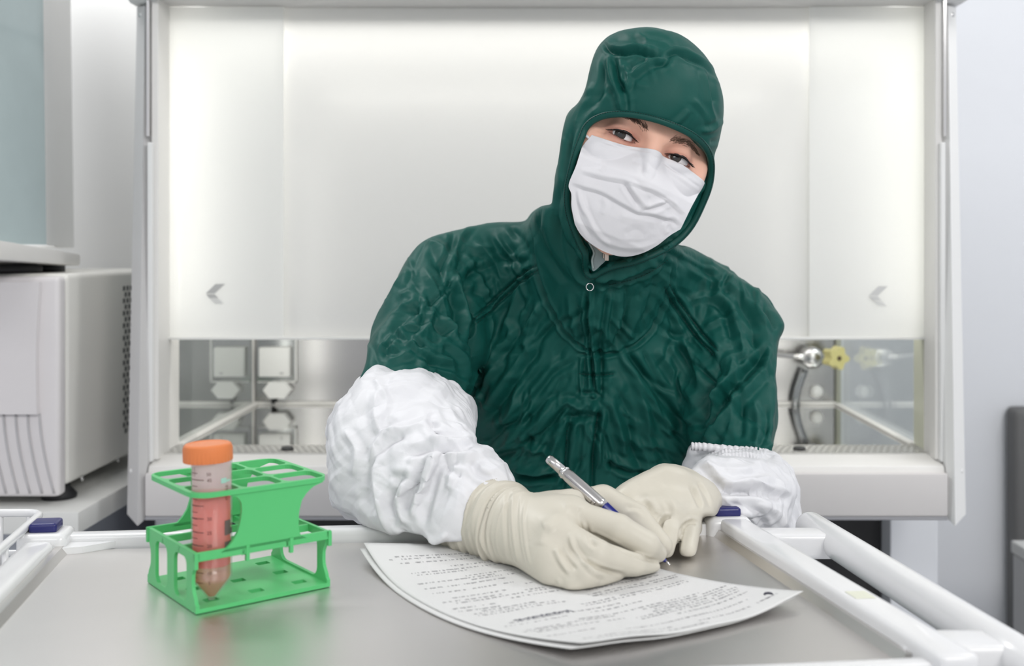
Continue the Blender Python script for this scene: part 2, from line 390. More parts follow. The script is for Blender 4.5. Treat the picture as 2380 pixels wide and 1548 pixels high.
# front shell with curved inner door and ribbed grille
MB().box((-1.30, 1.715, .676), (xr, 1.742, 1.014), bev=.008, seg=3).build('front_shell', LILAC, inst, auto=40)
pts = []
for t in np.linspace(0, 1, 14):      # right edge of the raised door: curves in toward the bottom
    px = 98 - 6 * t ** 1.3 + 14 * math.sin(t * math.pi) * (-.4); py = 655 + 306 * t
    v = P(px, py, 1.715); pts.append((v.x, v.z))
dl = [(-1.28, pts[-1][1])] + [(-1.28, pts[0][1])]
MB().prism(pts + dl, .012, Mx(Vector((0, 1.705, 0)), (1, 0, 0), (0, 0, 1), (0, 1, 0))).build('door', LILAC, inst, auto=30)
mb = MB()
for i in range(7):
    pp = [P(88 - i * 28 + 28 * (t ** 1.6) * 1.2 + 4, 962 + 185 * t, 1.7135) for t in np.linspace(0, 1, 10)]
    mb.tube(pp, .0016, 8)
mb.build('front_ribs', mat('rib_shade', (.50, .49, .50), .5), inst, True)
# perforations: dark slots set in the side skin
mb = MB()
for r in range(24):
    z = P(0, 684 + r * 16.6, 1.72).z
    for c in range(14):
        y = 1.975 + c * .0165 + (r % 2) * .008
        mb.box((xr - .002, y, z - .0042), (xr + .0006, y + .0085, z + .0042))
mb.build('side_perforation', BLACK, inst)
for px, py, d in ((183, 1112, 1.80), (268, 1068, 1.95)):
    v = P(px, py, d); MB().lathe([(0, .003), (.004, .002), (.005, 0), (0, 0)], Matrix.Translation((xr, d, v.z)) @ Matrix.Rotation(math.radians(90), 4, 'Y'), 14).build('screw', CHROME, inst, True)
for x, y in ((-.775, 1.78), (-.775, 2.18), (-1.25, 1.78), (-1.25, 2.18)):
    MB().lathe([(0, 0), (.026, 0), (.027, .006), (.017, .018), (.015, .028), (0, .028)], Matrix.Translation((x, y, .661)), 28).build('foot', BLACK, inst, True)
# glass-fronted device stacked on it
dev = empty('glass_fronted_device', (-1.1, 1.9, 1.018), 'white device with a tinted blue-grey glass front stacked on the instrument', 'instrument')
a0 = P(187, 0, 1.86).x; q0 = P(0, 558, 1.62); q1 = P(187, 590, 1.86)
mb = MB().hexa([P(-260, 588, 1.40), P(0, 604, 1.62), P(187, 618, 1.86), P(-240, 612, 2.1)] + [P(-260, 522, 1.40), P(0, 558, 1.62), P(187, 590, 1.86), P(-240, 600, 2.1)], .004)
mb.build('base_slab', WARMWHITE, dev, auto=40)
for px, py, d, r in ((20, 622, 1.79, .05), (100, 626, 1.90, .035)):
    MB().lathe([(0, 0), (r, 0), (r, .010), (r * .8, .014), (0, .014)], Matrix.Translation((P(px, py, d).x, d, 1.0185)), 28).build('rubber_foot', BLACK, dev, True)
GLS = mat('tinted_glass', (.47, .56, .57), .12, 0, .6, var=(5, .18))
MB().hexa([P(-250, 560, 1.42), P(108, 569, 1.80), P(108, 569, 1.84), P(-250, 560, 1.48)] + [P(-300, -700, 1.42), P(96, -300, 1.80), P(96, -300, 1.84), P(-300, -700, 1.48)]).build('glass_door', GLS, dev)
MB().hexa([P(107, 570, 1.81), P(134, 572, 1.86), P(134, 572, 1.93), P(107, 570, 1.9)] + [P(96, -300, 1.81), P(118, -300, 1.86), P(118, -300, 1.93), P(96, -300, 1.9)], .002).build('door_frame', WHITE, dev)
MB().hexa([P(128, 574, 1.90), P(172, 576, 2.0), P(172, 576, 2.3), P(0, 576, 2.3)] + [P(116, -300, 1.90), P(160, -300, 2.0), P(160, -300, 2.3), P(0, -300, 2.3)], .002).build('device_body', WHITE, dev)

tall = empty('tall_white_cabinet', (-1.2, 2.6, FLZ), 'tall plain white cabinet against the wall between the stacked instruments and the safety cabinet', 'cabinet')
MB().box((-1.75, 2.52, FLZ), (-.735, 2.90, 2.3), bev=.004).build('body', WHITE, tall)
MB().box((-1.73, 2.505, FLZ + .1), (-.75, 2.52, 2.28), bev=.003).build('door', WHITE, tall)
# grey cabinet at the right edge
gb = empty('grey_cabinet', (1.2, 1.9, FLZ), 'light grey low cabinet at the right edge in front of the wall', 'cabinet')
xg = P(2354, 0, 2.42).x; zg = P(0, 1256, 2.42).z
MB().box((xg, 1.45, FLZ), (xg + .4, 2.42, zg - .028), bev=.004).build('body', mat('cabinet_grey', (.40, .40, .40), .5), gb)
MB().box((xg - .003, 1.44, zg - .026), (xg + .41, 2.423, zg), bev=.003).build('lid', mat('cabinet_lid', (.52, .52, .51), .5), gb)
dk = empty('dark_equipment_case', (1.4, 2.9, FLZ), 'tall dark grey case standing behind the grey cabinet at the right edge', 'equipment case')
xg = P(2358, 0, 2.88).x
MB().box((xg, 2.88, FLZ), (xg + .4, 2.945, P(0, 950, 2.88).z), bev=.02, seg=4).build('shell', mat('case_dark', (.14, .14, .14), .6), dk, auto=40)
MB().box((xg + .05, 2.876, .2), (xg + .35, 2.881, .6), bev=.001).build('front_panel', BLACK, dk)
# ================================================================== trolley with steel top
TZ = .80
cart = empty('steel_top_trolley', (0, .8, FLZ), 'white framed trolley with brushed steel top in front of the person', 'trolley')
FL, FR = Vector((-.404, .950, TZ)), Vector((.147, 1.0045, TZ))
NL, NR = Vector((-.345, .63, TZ)), Vector((.218, .690, TZ))
TT = mat('tray_steel', (.69, .67, .655), .37, 1.0, bump=[((5, 320, 5), .05, .0006, 3), (160, .05, .0004, 3)], var=(9, .05))
z3 = Vector((0, 0, 1))
ux = (FR - FL).normalized(); uy = (FL - NL).normalized(); uyr = (FR - NR).normalized()
MB().hexa([NL - z3 * .02, NR - z3 * .02, FR - z3 * .02, FL - z3 * .02, NL, NR, FR, FL]).build('steel_top', TT, cart)
# raised steel lips along the two sides
LIP = mat('lip_steel', (.66, .64, .62), .3, 1.0)
for a, b, o in ((NL, FL, -ux), (NR, FR, ux)):
    MB().hexa([a, b, b + o * .004, a + o * .004, a + z3 * .006 + o * .004, b + z3 * .006 + o * .004, b + z3 * .006 + o * .010, a + z3 * .006 + o * .010]).build('steel_lip', LIP, cart)
# rails
def rail(a, b, o, w, h, z, bev=.005, nm='rail'):
    a = a.copy(); b = b.copy(); a.z = b.z = z - h
    return MB().hexa([a, b, b + o * w, a + o * w, a + z3 * h, b + z3 * h, b + z3 * h + o * w, a + z3 * h + o * w], bev, 3).build(nm, RAILWHITE, cart, auto=50)
rail(FL - ux * .012 + uy * .006, FR + ux * .006 + uyr * .004, uy, .018, .035, TZ + .011, nm='back_rail')
rail(NL - ux * .010 - uy * .03, FL - ux * .010 - uy * .012, -ux, .026, .040, TZ + .012, .007, nm='side_rail')
rail(NR + ux * .008 - uyr * .03, FR + ux * .006 + uyr * .010, ux, .026, .040, TZ + .0148, .005, nm='side_rail')
rail(NL - ux * .01 - uy * .028, NR + ux * .01 - uyr * .024, -uy * .3 + uy * 1.0, .020, .035, TZ + .008, .004, nm='front_rail')
# corner posts with navy caps (all four; legs run to castors)
for c, sx, fy in ((FL, -1, 1), (FR, 1, 1), (NL, -1, -1), (NR, 1, -1)):
    o = c + ux * (sx * (.020 if sx < 0 else .018)) + uy * (.012 * fy if fy > 0 else -.02)
    pm = Mx(o, ux, uy, z3)
    if fy > 0: MB().box((-.023, -.022, -.045), (.018, .018, .0155), pm, bev=.007, seg=3).build('corner_block', RAILWHITE, cart, auto=50)
    if fy > 0:
        if sx < 0:
            pl = [(0, 0)] + [(.062, .0)] + [(.060, -.006), (.050, -.013), (.036, -.022), (.020, -.026), (0, -.026)]
            MB().prism(pl, .006, Mx(o + ux * -.004 + z3 * -.0005, ux, uy, z3)).build('corner_web', RAILWHITE, cart)
        else:
            MB().box((-.046, -.016, -.02), (0, .010, .0105), pm, bev=.004).build('corner_web', RAILWHITE, cart, auto=50)
    if fy > 0: MB().box((-.0125, -.013, .0145), (.0105, .012, .0215 + .0015), Mx(o + ux * (-.002 if sx < 0 else .0), ux, uy, z3), bev=.003, seg=3).build('corner_cap', BLUECAP, cart, auto=50)
    MB().tube([o + Vector((0, 0, -.03)), Vector((o.x, o.y, FLZ + .10))], .014, 16).build('leg', RAILWHITE, cart, True)
    MB().lathe([(0, -.012), (.045, -.012), (.048, 0), (.045, .012), (0, .012)], Matrix.Translation((o.x, o.y, FLZ + .048)) @ Matrix.Rotation(math.radians(90), 4, 'Y'), 24).build('castor', mat('castor_grey', (.08, .08, .08), .6), cart, True)
    MB().box((o.x - .018, o.y - .012, FLZ + .05), (o.x + .018, o.y + .012, FLZ + .105), bev=.004).build('castor_fork', CHROME, cart)
# handle: thick tube on two brackets
h0, h1 = Vector((.2415, 1.045, .7995)), Vector((.3050, .640, .7995))
hd = (h1 - h0).normalized()
rr = .0138
dome = [(h0 + hd * (rr * (1 - math.cos(a))), rr * math.sin(a)) for a in np.linspace(.15, 1.57, 6)]
MB().tube([p for p, r in dome] + [h0.lerp(h1, t) for t in (.2, .5, .8, 1)], [r for p, r in dome] + [rr] * 4, 32).build('handle', RAILWHITE, cart, True)
for d, x0_, wy in ((.985, .168, .017), (.715, .222, .020)):
    t = (h0.y - d) / (h0.y - h1.y); hx_ = h0.lerp(h1, t)
    MB().box((x0_, d - wy, .7865), (hx_.x + .002, d + wy * .7, .8085), bev=.005, seg=3).build('handle_bracket', RAILWHITE, cart, auto=50)
# yellowed tape strip on the right rail
q = FR.lerp(NR, .70) + ux * .013
MB().hexa([q + z3 * .0143, q + ux * .014 + z3 * .0143, q + ux * .014 - uyr * .016 + z3 * .0143, q - uyr * .016 + z3 * .0143] + [v + z3 * .0010 for v in (q + z3 * .0143, q + ux * .014 + z3 * .0143, q + ux * .014 - uyr * .016 + z3 * .0143, q - uyr * .016 + z3 * .0143)]).build('tape', mat('old_tape', (.74, .75, .62), .5), cart)
# lower shelf so the trolley is a whole
MB().hexa([v - z3 * .55 for v in (NL, NR, FR, FL)] + [v - z3 * .53 for v in (NL, NR, FR, FL)]).build('lower_shelf', TT, cart)

# ================================================================== wire basket hung on the left rail
bk = empty('wire_basket', (-.50, .88, .79), 'white coated wire basket hanging on the left side of the trolley', 'basket')
r_ = .0037
c1 = P(99, 1192, 1.005); zt_ = c1.z
dl_ = Vector((.022, -.123, 0)).normalized()
c2 = c1 + dl_ * .32; lx = Vector((-1, -.02, 0)).normalized()
c4 = c1 + lx * .13; c3 = c2 + lx * .13
def ring(z):
    pts = []
    for i, (p, a, b) in enumerate(((c1, c4, c2), (c2, c1, c3), (c3, c2, c4), (c4, c3, c1))):
        for t in np.linspace(0, 1, 5):
            p0 = p + (a - p).normalized() * .016; p1 = p + (b - p).normalized() * .016
            v = p0.lerp(p, t).lerp(p.lerp(p1, t), t); pts.append(Vector((v.x, v.y, z)))
    return pts
MB().tube(ring(zt_), r_, 12, closed=True).build('rim', RAILWHITE, bk, True)
zl = zt_ - .036
MB().tube(ring(zl), r_ * .8, 10, closed=True).build('lower_ring', RAILWHITE, bk, True)
for a, b, n in ((c1, c2, 7), (c1, c4, 5), (c4, c3, 7), (c2, c3, 5)):
    for i in range(n):
        p = a.lerp(b, (i + .45) / n); MB().tube([(p.x, p.y, zt_), (p.x, p.y, zl - .012)], r_ * .72, 10).build('upright_wire', RAILWHITE, bk, True)
for i in range(7):
    a = c1.lerp(c2, (i + .5) / 7); b = c4.lerp(c3, (i + .5) / 7)
    MB().tube([(a.x, a.y, zl - .012), (b.x, b.y, zl - .012)], r_ * .72, 8).build('bottom_wire', RAILWHITE, bk, True)

# ================================================================== green tube rack
GREEN = mat('green_plastic', (.10, .53, .18), .38, spec=.4, bump=[(700, .05, .0004, 2)], sss=.0)
N0 = Vector((-.2448, .781, TZ + .0005))
e1 = Vector((.0812, .0647, 0)).normalized(); e2 = Vector((-e1.y, e1.x, 0))
L1, L2 = .104, .098
rk = empty('tube_rack', N0 + e1 * L1 / 2 + e2 * L2 / 2, 'bright green plastic tube rack standing on the steel top', 'tube rack')
def RM(o1=0, o2=0, z=0): return Mx(N0 + e1 * o1 + e2 * o2 + z3 * z, e1, e2, z3)
holes = [rrect(x - .0052, y - .0040, x + .0052, y + .0040, .0008, 2) for x in (.0175, .052, .0865) for y in (.0165, .049, .0815)]
MB().prism([(0, 0), (L1, 0), (L1, L2), (0, L2)], .0030, RM(), holes).build('base_plate', GREEN, rk)
# middle frame: bars
H1 = .0420; t_ = .0042
mb = MB()
mb.box((-.001, 0, H1 - .006), (L1 + .001, .0026, H1 + .0005), RM(), bev=.0005).box((-.001, L2 - .0026, H1 - .006), (L1 + .001, L2, H1 + .0005), RM(), bev=.0005)
for y in (.0325, .0652): mb.box((0, y - .0013, H1 - .006), (L1, y + .0013, H1 - .0005), RM(), bev=.0004)
for x in (.035, .069): mb.box((x - .0013, 0, H1 - .0065), (x + .0013, L2, H1 - .001), RM(), bev=.0004)
for x in (.037, .071, -.001, L1 - .0016):
    for y in (-.0006, L2 - .0022): mb.box((x, y, H1 - .011), (x + .0026, y + .0028, H1), RM())
mb.build('middle_frame', GREEN, rk)
# end walls with three flared openings => legs
def endwall(o1):
    outer = [(0, .0030), (L2, .0030), (L2, .006)] + [(L2 - .008 + .006 * abs(math.cos(t)) ** 3 , .008 + (H1 - .014) * (t / math.pi)) for t in np.linspace(0, math.pi, 11)] + [(L2, H1 - .003), (L2, H1), (0, H1), (0, H1 - .003)]
    outer += [(.008 - .006 * abs(math.cos(t)) ** 3, .008 + (H1 - .014) * (t / math.pi)) for t in np.linspace(math.pi, 0, 11)] + [(0, .006)]
    hl = [(x, y) for x, y in rrect(.020, .005, L2 - .020, H1 - .007, .008, 6)]
    hl = [(x + (.004 * math.sin((y - .005) / (H1 - .012) * math.pi) * (1 if x > L2 / 2 else -1) * -1), y) for x, y in hl]
    M = Mx(N0 + e1 * o1, e2, z3, e1)
    return MB().prism(outer, .0026, M, [hl]).build('end_wall', GREEN, rk)
def endwall3(o1):
    outer = [(0, .0030), (L2, .0030), (L2, .0055)] + [(L2 - .0075 + .0055 * abs(math.cos(t)) ** 4, .007 + (H1 - .014) * (t / math.pi)) for t in np.linspace(0.01, math.pi - .01, 13)] + [(L2, H1 - .004), (L2, H1), (0, H1), (0, H1 - .004)]
    outer += [(.0075 - .0055 * abs(math.cos(t)) ** 4, .007 + (H1 - .014) * (t / math.pi)) for t in np.linspace(math.pi - .01, .01, 13)] + [(0, .0055)]
    hs = []
    for a, b in ((.0175, .042), (.056, L2 - .0175)):
        hs.append(rrect(a, .0045, b, H1 - .006, .006, 6))
    if o1 > .05: hs = [rrect(.0165, .0045, L2 - .0165, H1 - .006, .008, 6)]
    return MB().prism(outer, .0026, Mx(N0 + e1 * o1, e2, z3, e1), hs).build('end_wall', GREEN, rk)
endwall3(.0); endwall3(L1 - .0026)
# long side panels: concave sided plates from the middle frame to the top ring
H2 = .0800
def sidepanel(o2):
    lft = [(.052 - .014 * math.cos(math.pi * .5 * (1 - t)) * 0 + (-.004 + .012 * math.sin(math.pi * t)), H1 + (H2 - H1) * t) for t in np.linspace(0, 1, 14)]
    ts = [0, .06, .15, .3, .5, .7, .85, .95, 1]
    fl = np.interp(np.linspace(0, 1, 18), ts, [.018, .0225, .0265, .0305, .0330, .0340, .0335, .0300, .0240])
    fr = np.interp(np.linspace(1, 0, 18), ts, [.0845, .0800, .0785, .0780, .0785, .0805, .0850, .0910, .0985])
    lf = [(x, H1 - .002 + (H2 - H1 + .002) * t) for x, t in zip(fl, np.linspace(0, 1, 18))]
    rg = [(x, H1 - .002 + (H2 - H1 + .002) * t) for x, t in zip(fr, np.linspace(1, 0, 18))]
    return MB().prism(lf + rg, .0026, Mx(N0 + e2 * o2, e1, z3, -e2)).build('side_panel', GREEN, rk)
sidepanel(.0026); sidepanel(L2)
# top ring with grid
cells = []
xs = [.0012, .0352, .0690, L1 - .0012]; ys = [.0012, .0330, .0655, L2 - .0012]
for i in range(3):
    for j in range(3):
        cells.append(rrect(xs[i] + .0013, ys[j] + .0013, xs[i + 1] - .0013, ys[j + 1] - .0013, .006, 5))
cells[0] = arc(.0025 + .013, .0025 + .013, .013, 180, 270, 6) + arc(.0339 - .004, .0025 + .004, .004, 270, 360, 3) + arc(.0339 - .004, .0317 - .004, .004, 0, 90, 3) + arc(.0025 + .004, .0317 - .004, .004, 90, 180, 3)
MB().prism(rrect(-.001, -.001, L1 + .001, L2 + .001, .015, 8), .0034, RM(0, 0, H2), cells).build('top_grid', GREEN, rk)

# ================================================================== centrifuge tube
tc = N0 + e1 * .0182 + e2 * .0168 + z3 * .0032
tube = empty('centrifuge_tube', tc, 'clear centrifuge tube of pink liquid with orange screw cap standing in the green rack', 'tube')
Mt = Mx(tc, (1, 0, 0), (0, 1, 0), z3)
def plastic():
    m = bpy.data.materials.new('clear_plastic'); m.use_nodes = True; nt = m.node_tree
    nt.nodes.remove(nt.nodes['Principled BSDF']); out = nt.nodes['Material Output']
    t = nt.nodes.new('ShaderNodeBsdfTransparent'); t.inputs[0].default_value = (.975, .96, .965, 1)
    g = nt.nodes.new('ShaderNodeBsdfGlossy'); g.inputs['Roughness'].default_value = .08
    d = nt.nodes.new('ShaderNodeBsdfDiffuse'); d.inputs[0].default_value = (.85, .82, .83, 1)
    lw = nt.nodes.new('ShaderNodeLayerWeight'); lw.inputs[0].default_value = .5
    pw = nt.nodes.new('ShaderNodeMath'); pw.operation = 'POWER'; pw.inputs[1].default_value = 3.5; nt.links.new(lw.outputs['Facing'], pw.inputs[0])
    ml = nt.nodes.new('ShaderNodeMath'); ml.operation = 'MULTIPLY_ADD'; ml.inputs[1].default_value = .5; ml.inputs[2].default_value = .04; nt.links.new(pw.outputs[0], ml.inputs[0])
    m1 = nt.nodes.new('ShaderNodeMixShader'); m1.inputs[0].default_value = .11
    nt.links.new(t.outputs[0], m1.inputs[1]); nt.links.new(d.outputs[0], m1.inputs[2])
    m2 = nt.nodes.new('ShaderNodeMixShader'); nt.links.new(ml.outputs[0], m2.inputs[0])
    nt.links.new(m1.outputs[0], m2.inputs[1]); nt.links.new(g.outputs[0], m2.inputs[2])
    nt.links.new(m2.outputs[0], out.inputs[0]); return m
PLAST = plastic()
R = .01435
MB().lathe([(0, 0), (.0025, 0), (.0032, .0015), (.0132, .0142), (R, .0165), (R, .102)], Mt, 48).build('tube_wall', PLAST, tube, True)
LIQ = bpy.data.materials.new('pink_liquid'); LIQ.use_nodes = True; nt = LIQ.node_tree
nt.nodes.remove(nt.nodes['Principled BSDF']); out = nt.nodes['Material Output']
tr = nt.nodes.new('ShaderNodeBsdfTransparent'); tr.inputs[0].default_value = (.95, .50, .40, 1)
df = nt.nodes.new('ShaderNodeBsdfDiffuse'); df.inputs[0].default_value = (1, .31, .25, 1)
tl = nt.nodes.new('ShaderNodeBsdfTranslucent'); tl.inputs[0].default_value = (1, .36, .29, 1)
ma = nt.nodes.new('ShaderNodeMixShader'); ma.inputs[0].default_value = .5; nt.links.new(df.outputs[0], ma.inputs[1]); nt.links.new(tl.outputs[0], ma.inputs[2])
mb_ = nt.nodes.new('ShaderNodeMixShader'); mb_.inputs[0].default_value = .78; nt.links.new(tr.outputs[0], mb_.inputs[1]); nt.links.new(ma.outputs[0], mb_.inputs[2])
nt.links.new(mb_.outputs[0], out.inputs[0])
zc = .0255
MB().lathe([(0, zc), (R - .0013, zc), (R - .0013, .0770), (0, .0766)], Mt, 48).build('liquid', LIQ, tube, True)
def seethrough(name, tcol, dcol, f):
    m = bpy.data.materials.new(name); m.use_nodes = True; n = m.node_tree; n.nodes.remove(n.nodes['Principled BSDF'])
    a = n.nodes.new('ShaderNodeBsdfTransparent'); a.inputs[0].default_value = (*tcol, 1)
    d = n.nodes.new('ShaderNodeBsdfDiffuse'); d.inputs[0].default_value = (*dcol, 1); t = n.nodes.new('ShaderNodeBsdfTranslucent'); t.inputs[0].default_value = (*dcol, 1)
    g = n.nodes.new('ShaderNodeBsdfGlossy'); g.inputs['Roughness'].default_value = .1
    x = n.nodes.new('ShaderNodeMixShader'); n.links.new(d.outputs[0], x.inputs[1]); n.links.new(t.outputs[0], x.inputs[2])
    y = n.nodes.new('ShaderNodeMixShader'); y.inputs[0].default_value = f; n.links.new(a.outputs[0], y.inputs[1]); n.links.new(x.outputs[0], y.inputs[2])
    z = n.nodes.new('ShaderNodeMixShader'); z.inputs[0].default_value = .07; n.links.new(y.outputs[0], z.inputs[1]); n.links.new(g.outputs[0], z.inputs[2])
    n.links.new(z.outputs[0], n.nodes['Material Output'].inputs[0]); return m
MB().lathe([(0, .0022), (.0025, .0024), (.0122, .0152), (R - .0013, .0170), (R - .0013, zc - .0003), (0, zc - .0003)], Mt, 48).build('clear_liquid', seethrough('peach_liquid', (.97, .66, .54), (1, .50, .38), .36), tube, True)
MB().lathe([(R - .0008, .0773), (R - .0008, .1015)], Mt, 48).build('foam_film', seethrough('milky_film', (1, .93, .94), (.98, .84, .86), .62), tube, True)
# ribbed screw cap
ORG = mat('orange_cap', (.76, .23, .075), .42, spec=.4, sss=.0)
mb = MB(); n = 72
rings = []
for r0, z0, rib in ((.0166, .0995, 1), (.0170, .1002, 1), (.0170, .1090, 1), (.0166, .1112, 0), (.0155, .1122, 0), (.0135, .1124, 0), (.0130, .1120, 0)):
    rings.append([mb.bm.verts.new(Mt @ Vector(((r0 + rib * (.0004 if k % 2 else -.0002)) * math.cos(2 * math.pi * k / n), (r0 + rib * (.0004 if k % 2 else -.0002)) * math.sin(2 * math.pi * k / n), z0))) for k in range(n)])
for a, b in zip(rings, rings[1:]):
    for k in range(n): mb.bm.faces.new((a[k], a[(k + 1) % n], b[(k + 1) % n], b[k]))
mb.bm.faces.new(rings[-1]); mb.bm.faces.new(rings[0][::-1])
cap = mb.build('screw_cap', ORG, tube, auto=35)
cap.rotation_euler = (0, math.radians(-1.5), 0)
# scale: marks and numbers wrapped on the wall
INK = mat('scale_ink', (.10, .045, .04), .6)
def wrap(a_deg, z, r=R + .00018):
    a = math.radians(a_deg); return tc + Vector((r * math.sin(a), -r * math.cos(a), z))
ang0 = math.degrees(math.atan2(-tc.x, tc.y))      # the side that faces the lens
mb = MB()
def strip(a0, a1, z0, z1, n=6):
    prev = None
    for i in range(n + 1):
        a = a0 + (a1 - a0) * i / n; u = mb.bm.verts.new(wrap(a, z0)); v = mb.bm.verts.new(wrap(a, z1))
        if prev: mb.bm.faces.new((prev[0], u, v, prev[1]))
        prev = (u, v)
base = -ang0 * -1
def zof(y): return (CZ - (y - CY) / F * tc.y) - tc.z
marks = {45: 1108, 40: 1138, 35: 1167, 30: 1196, 25: 1228, 20: 1258, 15: 1288, 10: 1320, 5: 1343}
for v, y in marks.items():
    z = zof(y); strip(ang0 - 68, ang0 - 22, z, z + .0005)
for i in range(18):
    z = zof(1093 + i * 14.9); strip(ang0 - 68, ang0 - 42, z, z + .0004)
for k in range(10):
    z = zof(1098 + 7 * (k % 3)); 
strip(ang0 - 64, ang0 - 62.8, zof(1100), zof(1078), 1); strip(ang0 - 54, ang0 - 52.8, zof(1100), zof(1078), 1)
mb.build('scale_marks', INK, tube)
def wrapped_text(txt, a_c, z_c, size, m, name, rot90=False):
    cu = bpy.data.curves.new('t', 'FONT'); cu.body = txt; cu.size = size; cu.align_x = 'CENTER'; cu.align_y = 'CENTER'; cu.resolution_u = 2
    to = bpy.data.objects.new('t', cu); COL.objects.link(to)
    dg = bpy.context.evaluated_depsgraph_get(); me = bpy.data.meshes.new_from_object(to.evaluated_get(dg))
    bpy.data.objects.remove(to)
    me.materials.clear()
    for v in me.vertices:
        x, y = v.co.x, v.co.y
        if rot90: x, y = -y, x
        a = a_c + math.degrees(x / R); w = wrap(a, z_c + y, R + .0002)
        v.co = w
    me.name = name
    return link(name, me, m, tube)
for v, y in marks.items():
    if v in (35, 15): continue
    wrapped_text(str(v), ang0 - 6, zof(y), .0034, INK, 'scale_number')
wrapped_text('50', ang0 - 8, zof(1094), .0032, INK, 'scale_number')
# dark printed side label and small teal mark
mb = MB(); strip(ang0 + 38, ang0 + 62, zof(1238), zof(1204), 5); strip(ang0 + 38, ang0 + 70, zof(1269), zof(1253), 5); strip(ang0 + 60, ang0 + 74, zof(1238), zof(1224), 4)
mb.build('printed_label', mat('label_ink', (.13, .10, .09), .6), tube)
mb = MB(); strip(ang0 + 26, ang0 + 44, zof(1117), zof(1105), 5); strip(ang0 + 40, ang0 + 60, zof(1115), zof(1110), 5)
mb.build('teal_mark', mat('teal_ink', (.35, .62, .52), .6), tube)
wrapped_text('STERILE', ang0 + 46, zof(1140), .0032, INK, 'side_print', True)
# ================================================================== printed forms
PAP = mat('white_paper', (.69, .69, .68), .6, bump=[(60, .08, .0008, 2)])
A_, B_, C_c, D_ = Vector((-.151, .924)), Vector((.0217, .704)), Vector((.1844, .802)), Vector((.012, .985))
def sheet_pt(a, b, dx=0, dy=0, dz=0, back=False):
    """a from the far left corner A toward B, b from that edge toward the C-D edge"""
    p = (A_ * (1 - a) * (1 - b) + B_ * a * (1 - b) + C_c * a * b + D_ * (1 - a) * b)
    bow = math.sin(math.pi * a) * (1 - b)
    p = p + Vector((-.010, -.030)) * bow
    bow2 = math.sin(math.pi * b) * a
    p = p + Vector((.004, -.010)) * bow2
    bow3 = math.sin(math.pi * a) * b
    p = p + Vector((-.004, -.008)) * bow3
    z = TZ + .0010
    z += .012 * max(0, 1 - a * 3.2) ** 2 * max(0, 1 - b * 1.6)
    z += .0065 * max(0, (a - .55) / .45) ** 2 * max(0, 1 - b * 1.2)
    z += .009 * max(0, (a - .5) / .5) ** 2 * max(0, (b - .45) / .55) ** 2
    z += .0012 * math.sin(b * 9 + a * 3) ** 2 * a * (1 - .3 * b)
    if back: z = TZ + .0004 + (z - TZ - .0010) * .72
    return Vector((p.x + dx, p.y + dy, z + dz))
def sheet(name, label, back, dx, dy, sk=0):
    mb = MB(); n1, n2 = 60, 44; g = []
    for i in range(n1 + 1):
        row = []
        for j in range(n2 + 1):
            a, b = i / n1, j / n2
            v = sheet_pt(a, b, dx + sk * (a - .5), dy, 0, back); row.append(mb.bm.verts.new(v))
        g.append(row)
    for i in range(n1):
        for j in range(n2): mb.bm.faces.new((g[i][j], g[i + 1][j], g[i + 1][j + 1], g[i][j + 1]))
    o = mb.build(name, PAP, None, True)
    md = o.modifiers.new('thickness', 'SOLIDIFY'); md.thickness = .00025; md.offset = 1
    return tag(o, label, 'paper', None)
top = sheet('printed_form', 'printed form on top, under the writing gloved hand, with rows of small text', False, 0, 0)
sheet('paper_sheet', 'second white sheet lying beneath the printed form, its edge just showing', True, -.0045, -.0035, -.004)
# tiny illegible print: dash clusters following the sheet
rnd = random.Random(3)
mb = MB()
rows = [  # a along the long side (reading lines run along A-D direction of image rows), (b0, b1)
]
def dash(a, b, la, lb):
    q = [sheet_pt(a, b), sheet_pt(a + la, b), sheet_pt(a + la, b + lb), sheet_pt(a, b + lb)]
    vs = [mb.bm.verts.new(v + z3 * .00045) for v in q]; mb.bm.faces.new(vs)
a = .08
while a < .97:
    segs = rnd.choice([[(.06, .30), (.40, .62)], [(.10, .55)], [(.05, .22), (.58, .92)], [(.08, .42), (.55, .80), (.84, .96)], [(.30, .85)], [(.45, .93)], [(.12, .34)]])
    for b0, b1 in segs:
        b = b0
        while b < b1:
            w = rnd.uniform(.006, .026)
            nb = max(1, int(w / .0042))
            for k in range(nb):
                if rnd.random() < .82: dash(a + rnd.uniform(0, .0012), b + k * .0050, rnd.uniform(.0045, .0085), .0032)
            b += w + .009
    a += rnd.choice([.017, .017, .026, .044])
mb.build('small_print', mat('print_grey', (.30, .30, .31), .7), top)
mb = MB()
q = [sheet_pt(.925 + .012 * math.cos(t), .93 + .010 * math.sin(t)) + z3 * .0005 for t in np.linspace(.4, 4.2, 14)]
mb.tube(q, [.0003 + .0009 * math.sin(math.pi * i / 13) for i in range(14)], 6)
mb.build('swirl_emblem', mat('emblem_ink', (.05, .05, .07), .6), top, True)
# wavy signature-like handwriting across the middle
mb = MB(); pts = []
for i in range(90):
    t = i / 89; pts.append(sheet_pt(.66 - .010 * math.sin(i * .9) * (.6 + .4 * math.sin(i * .31)), .14 + .22 * t) + z3 * .0005)
mb.tube(pts, .00028, 5)
mb.build('handwriting', mat('pen_ink', (.20, .20, .23), .6), top, True)
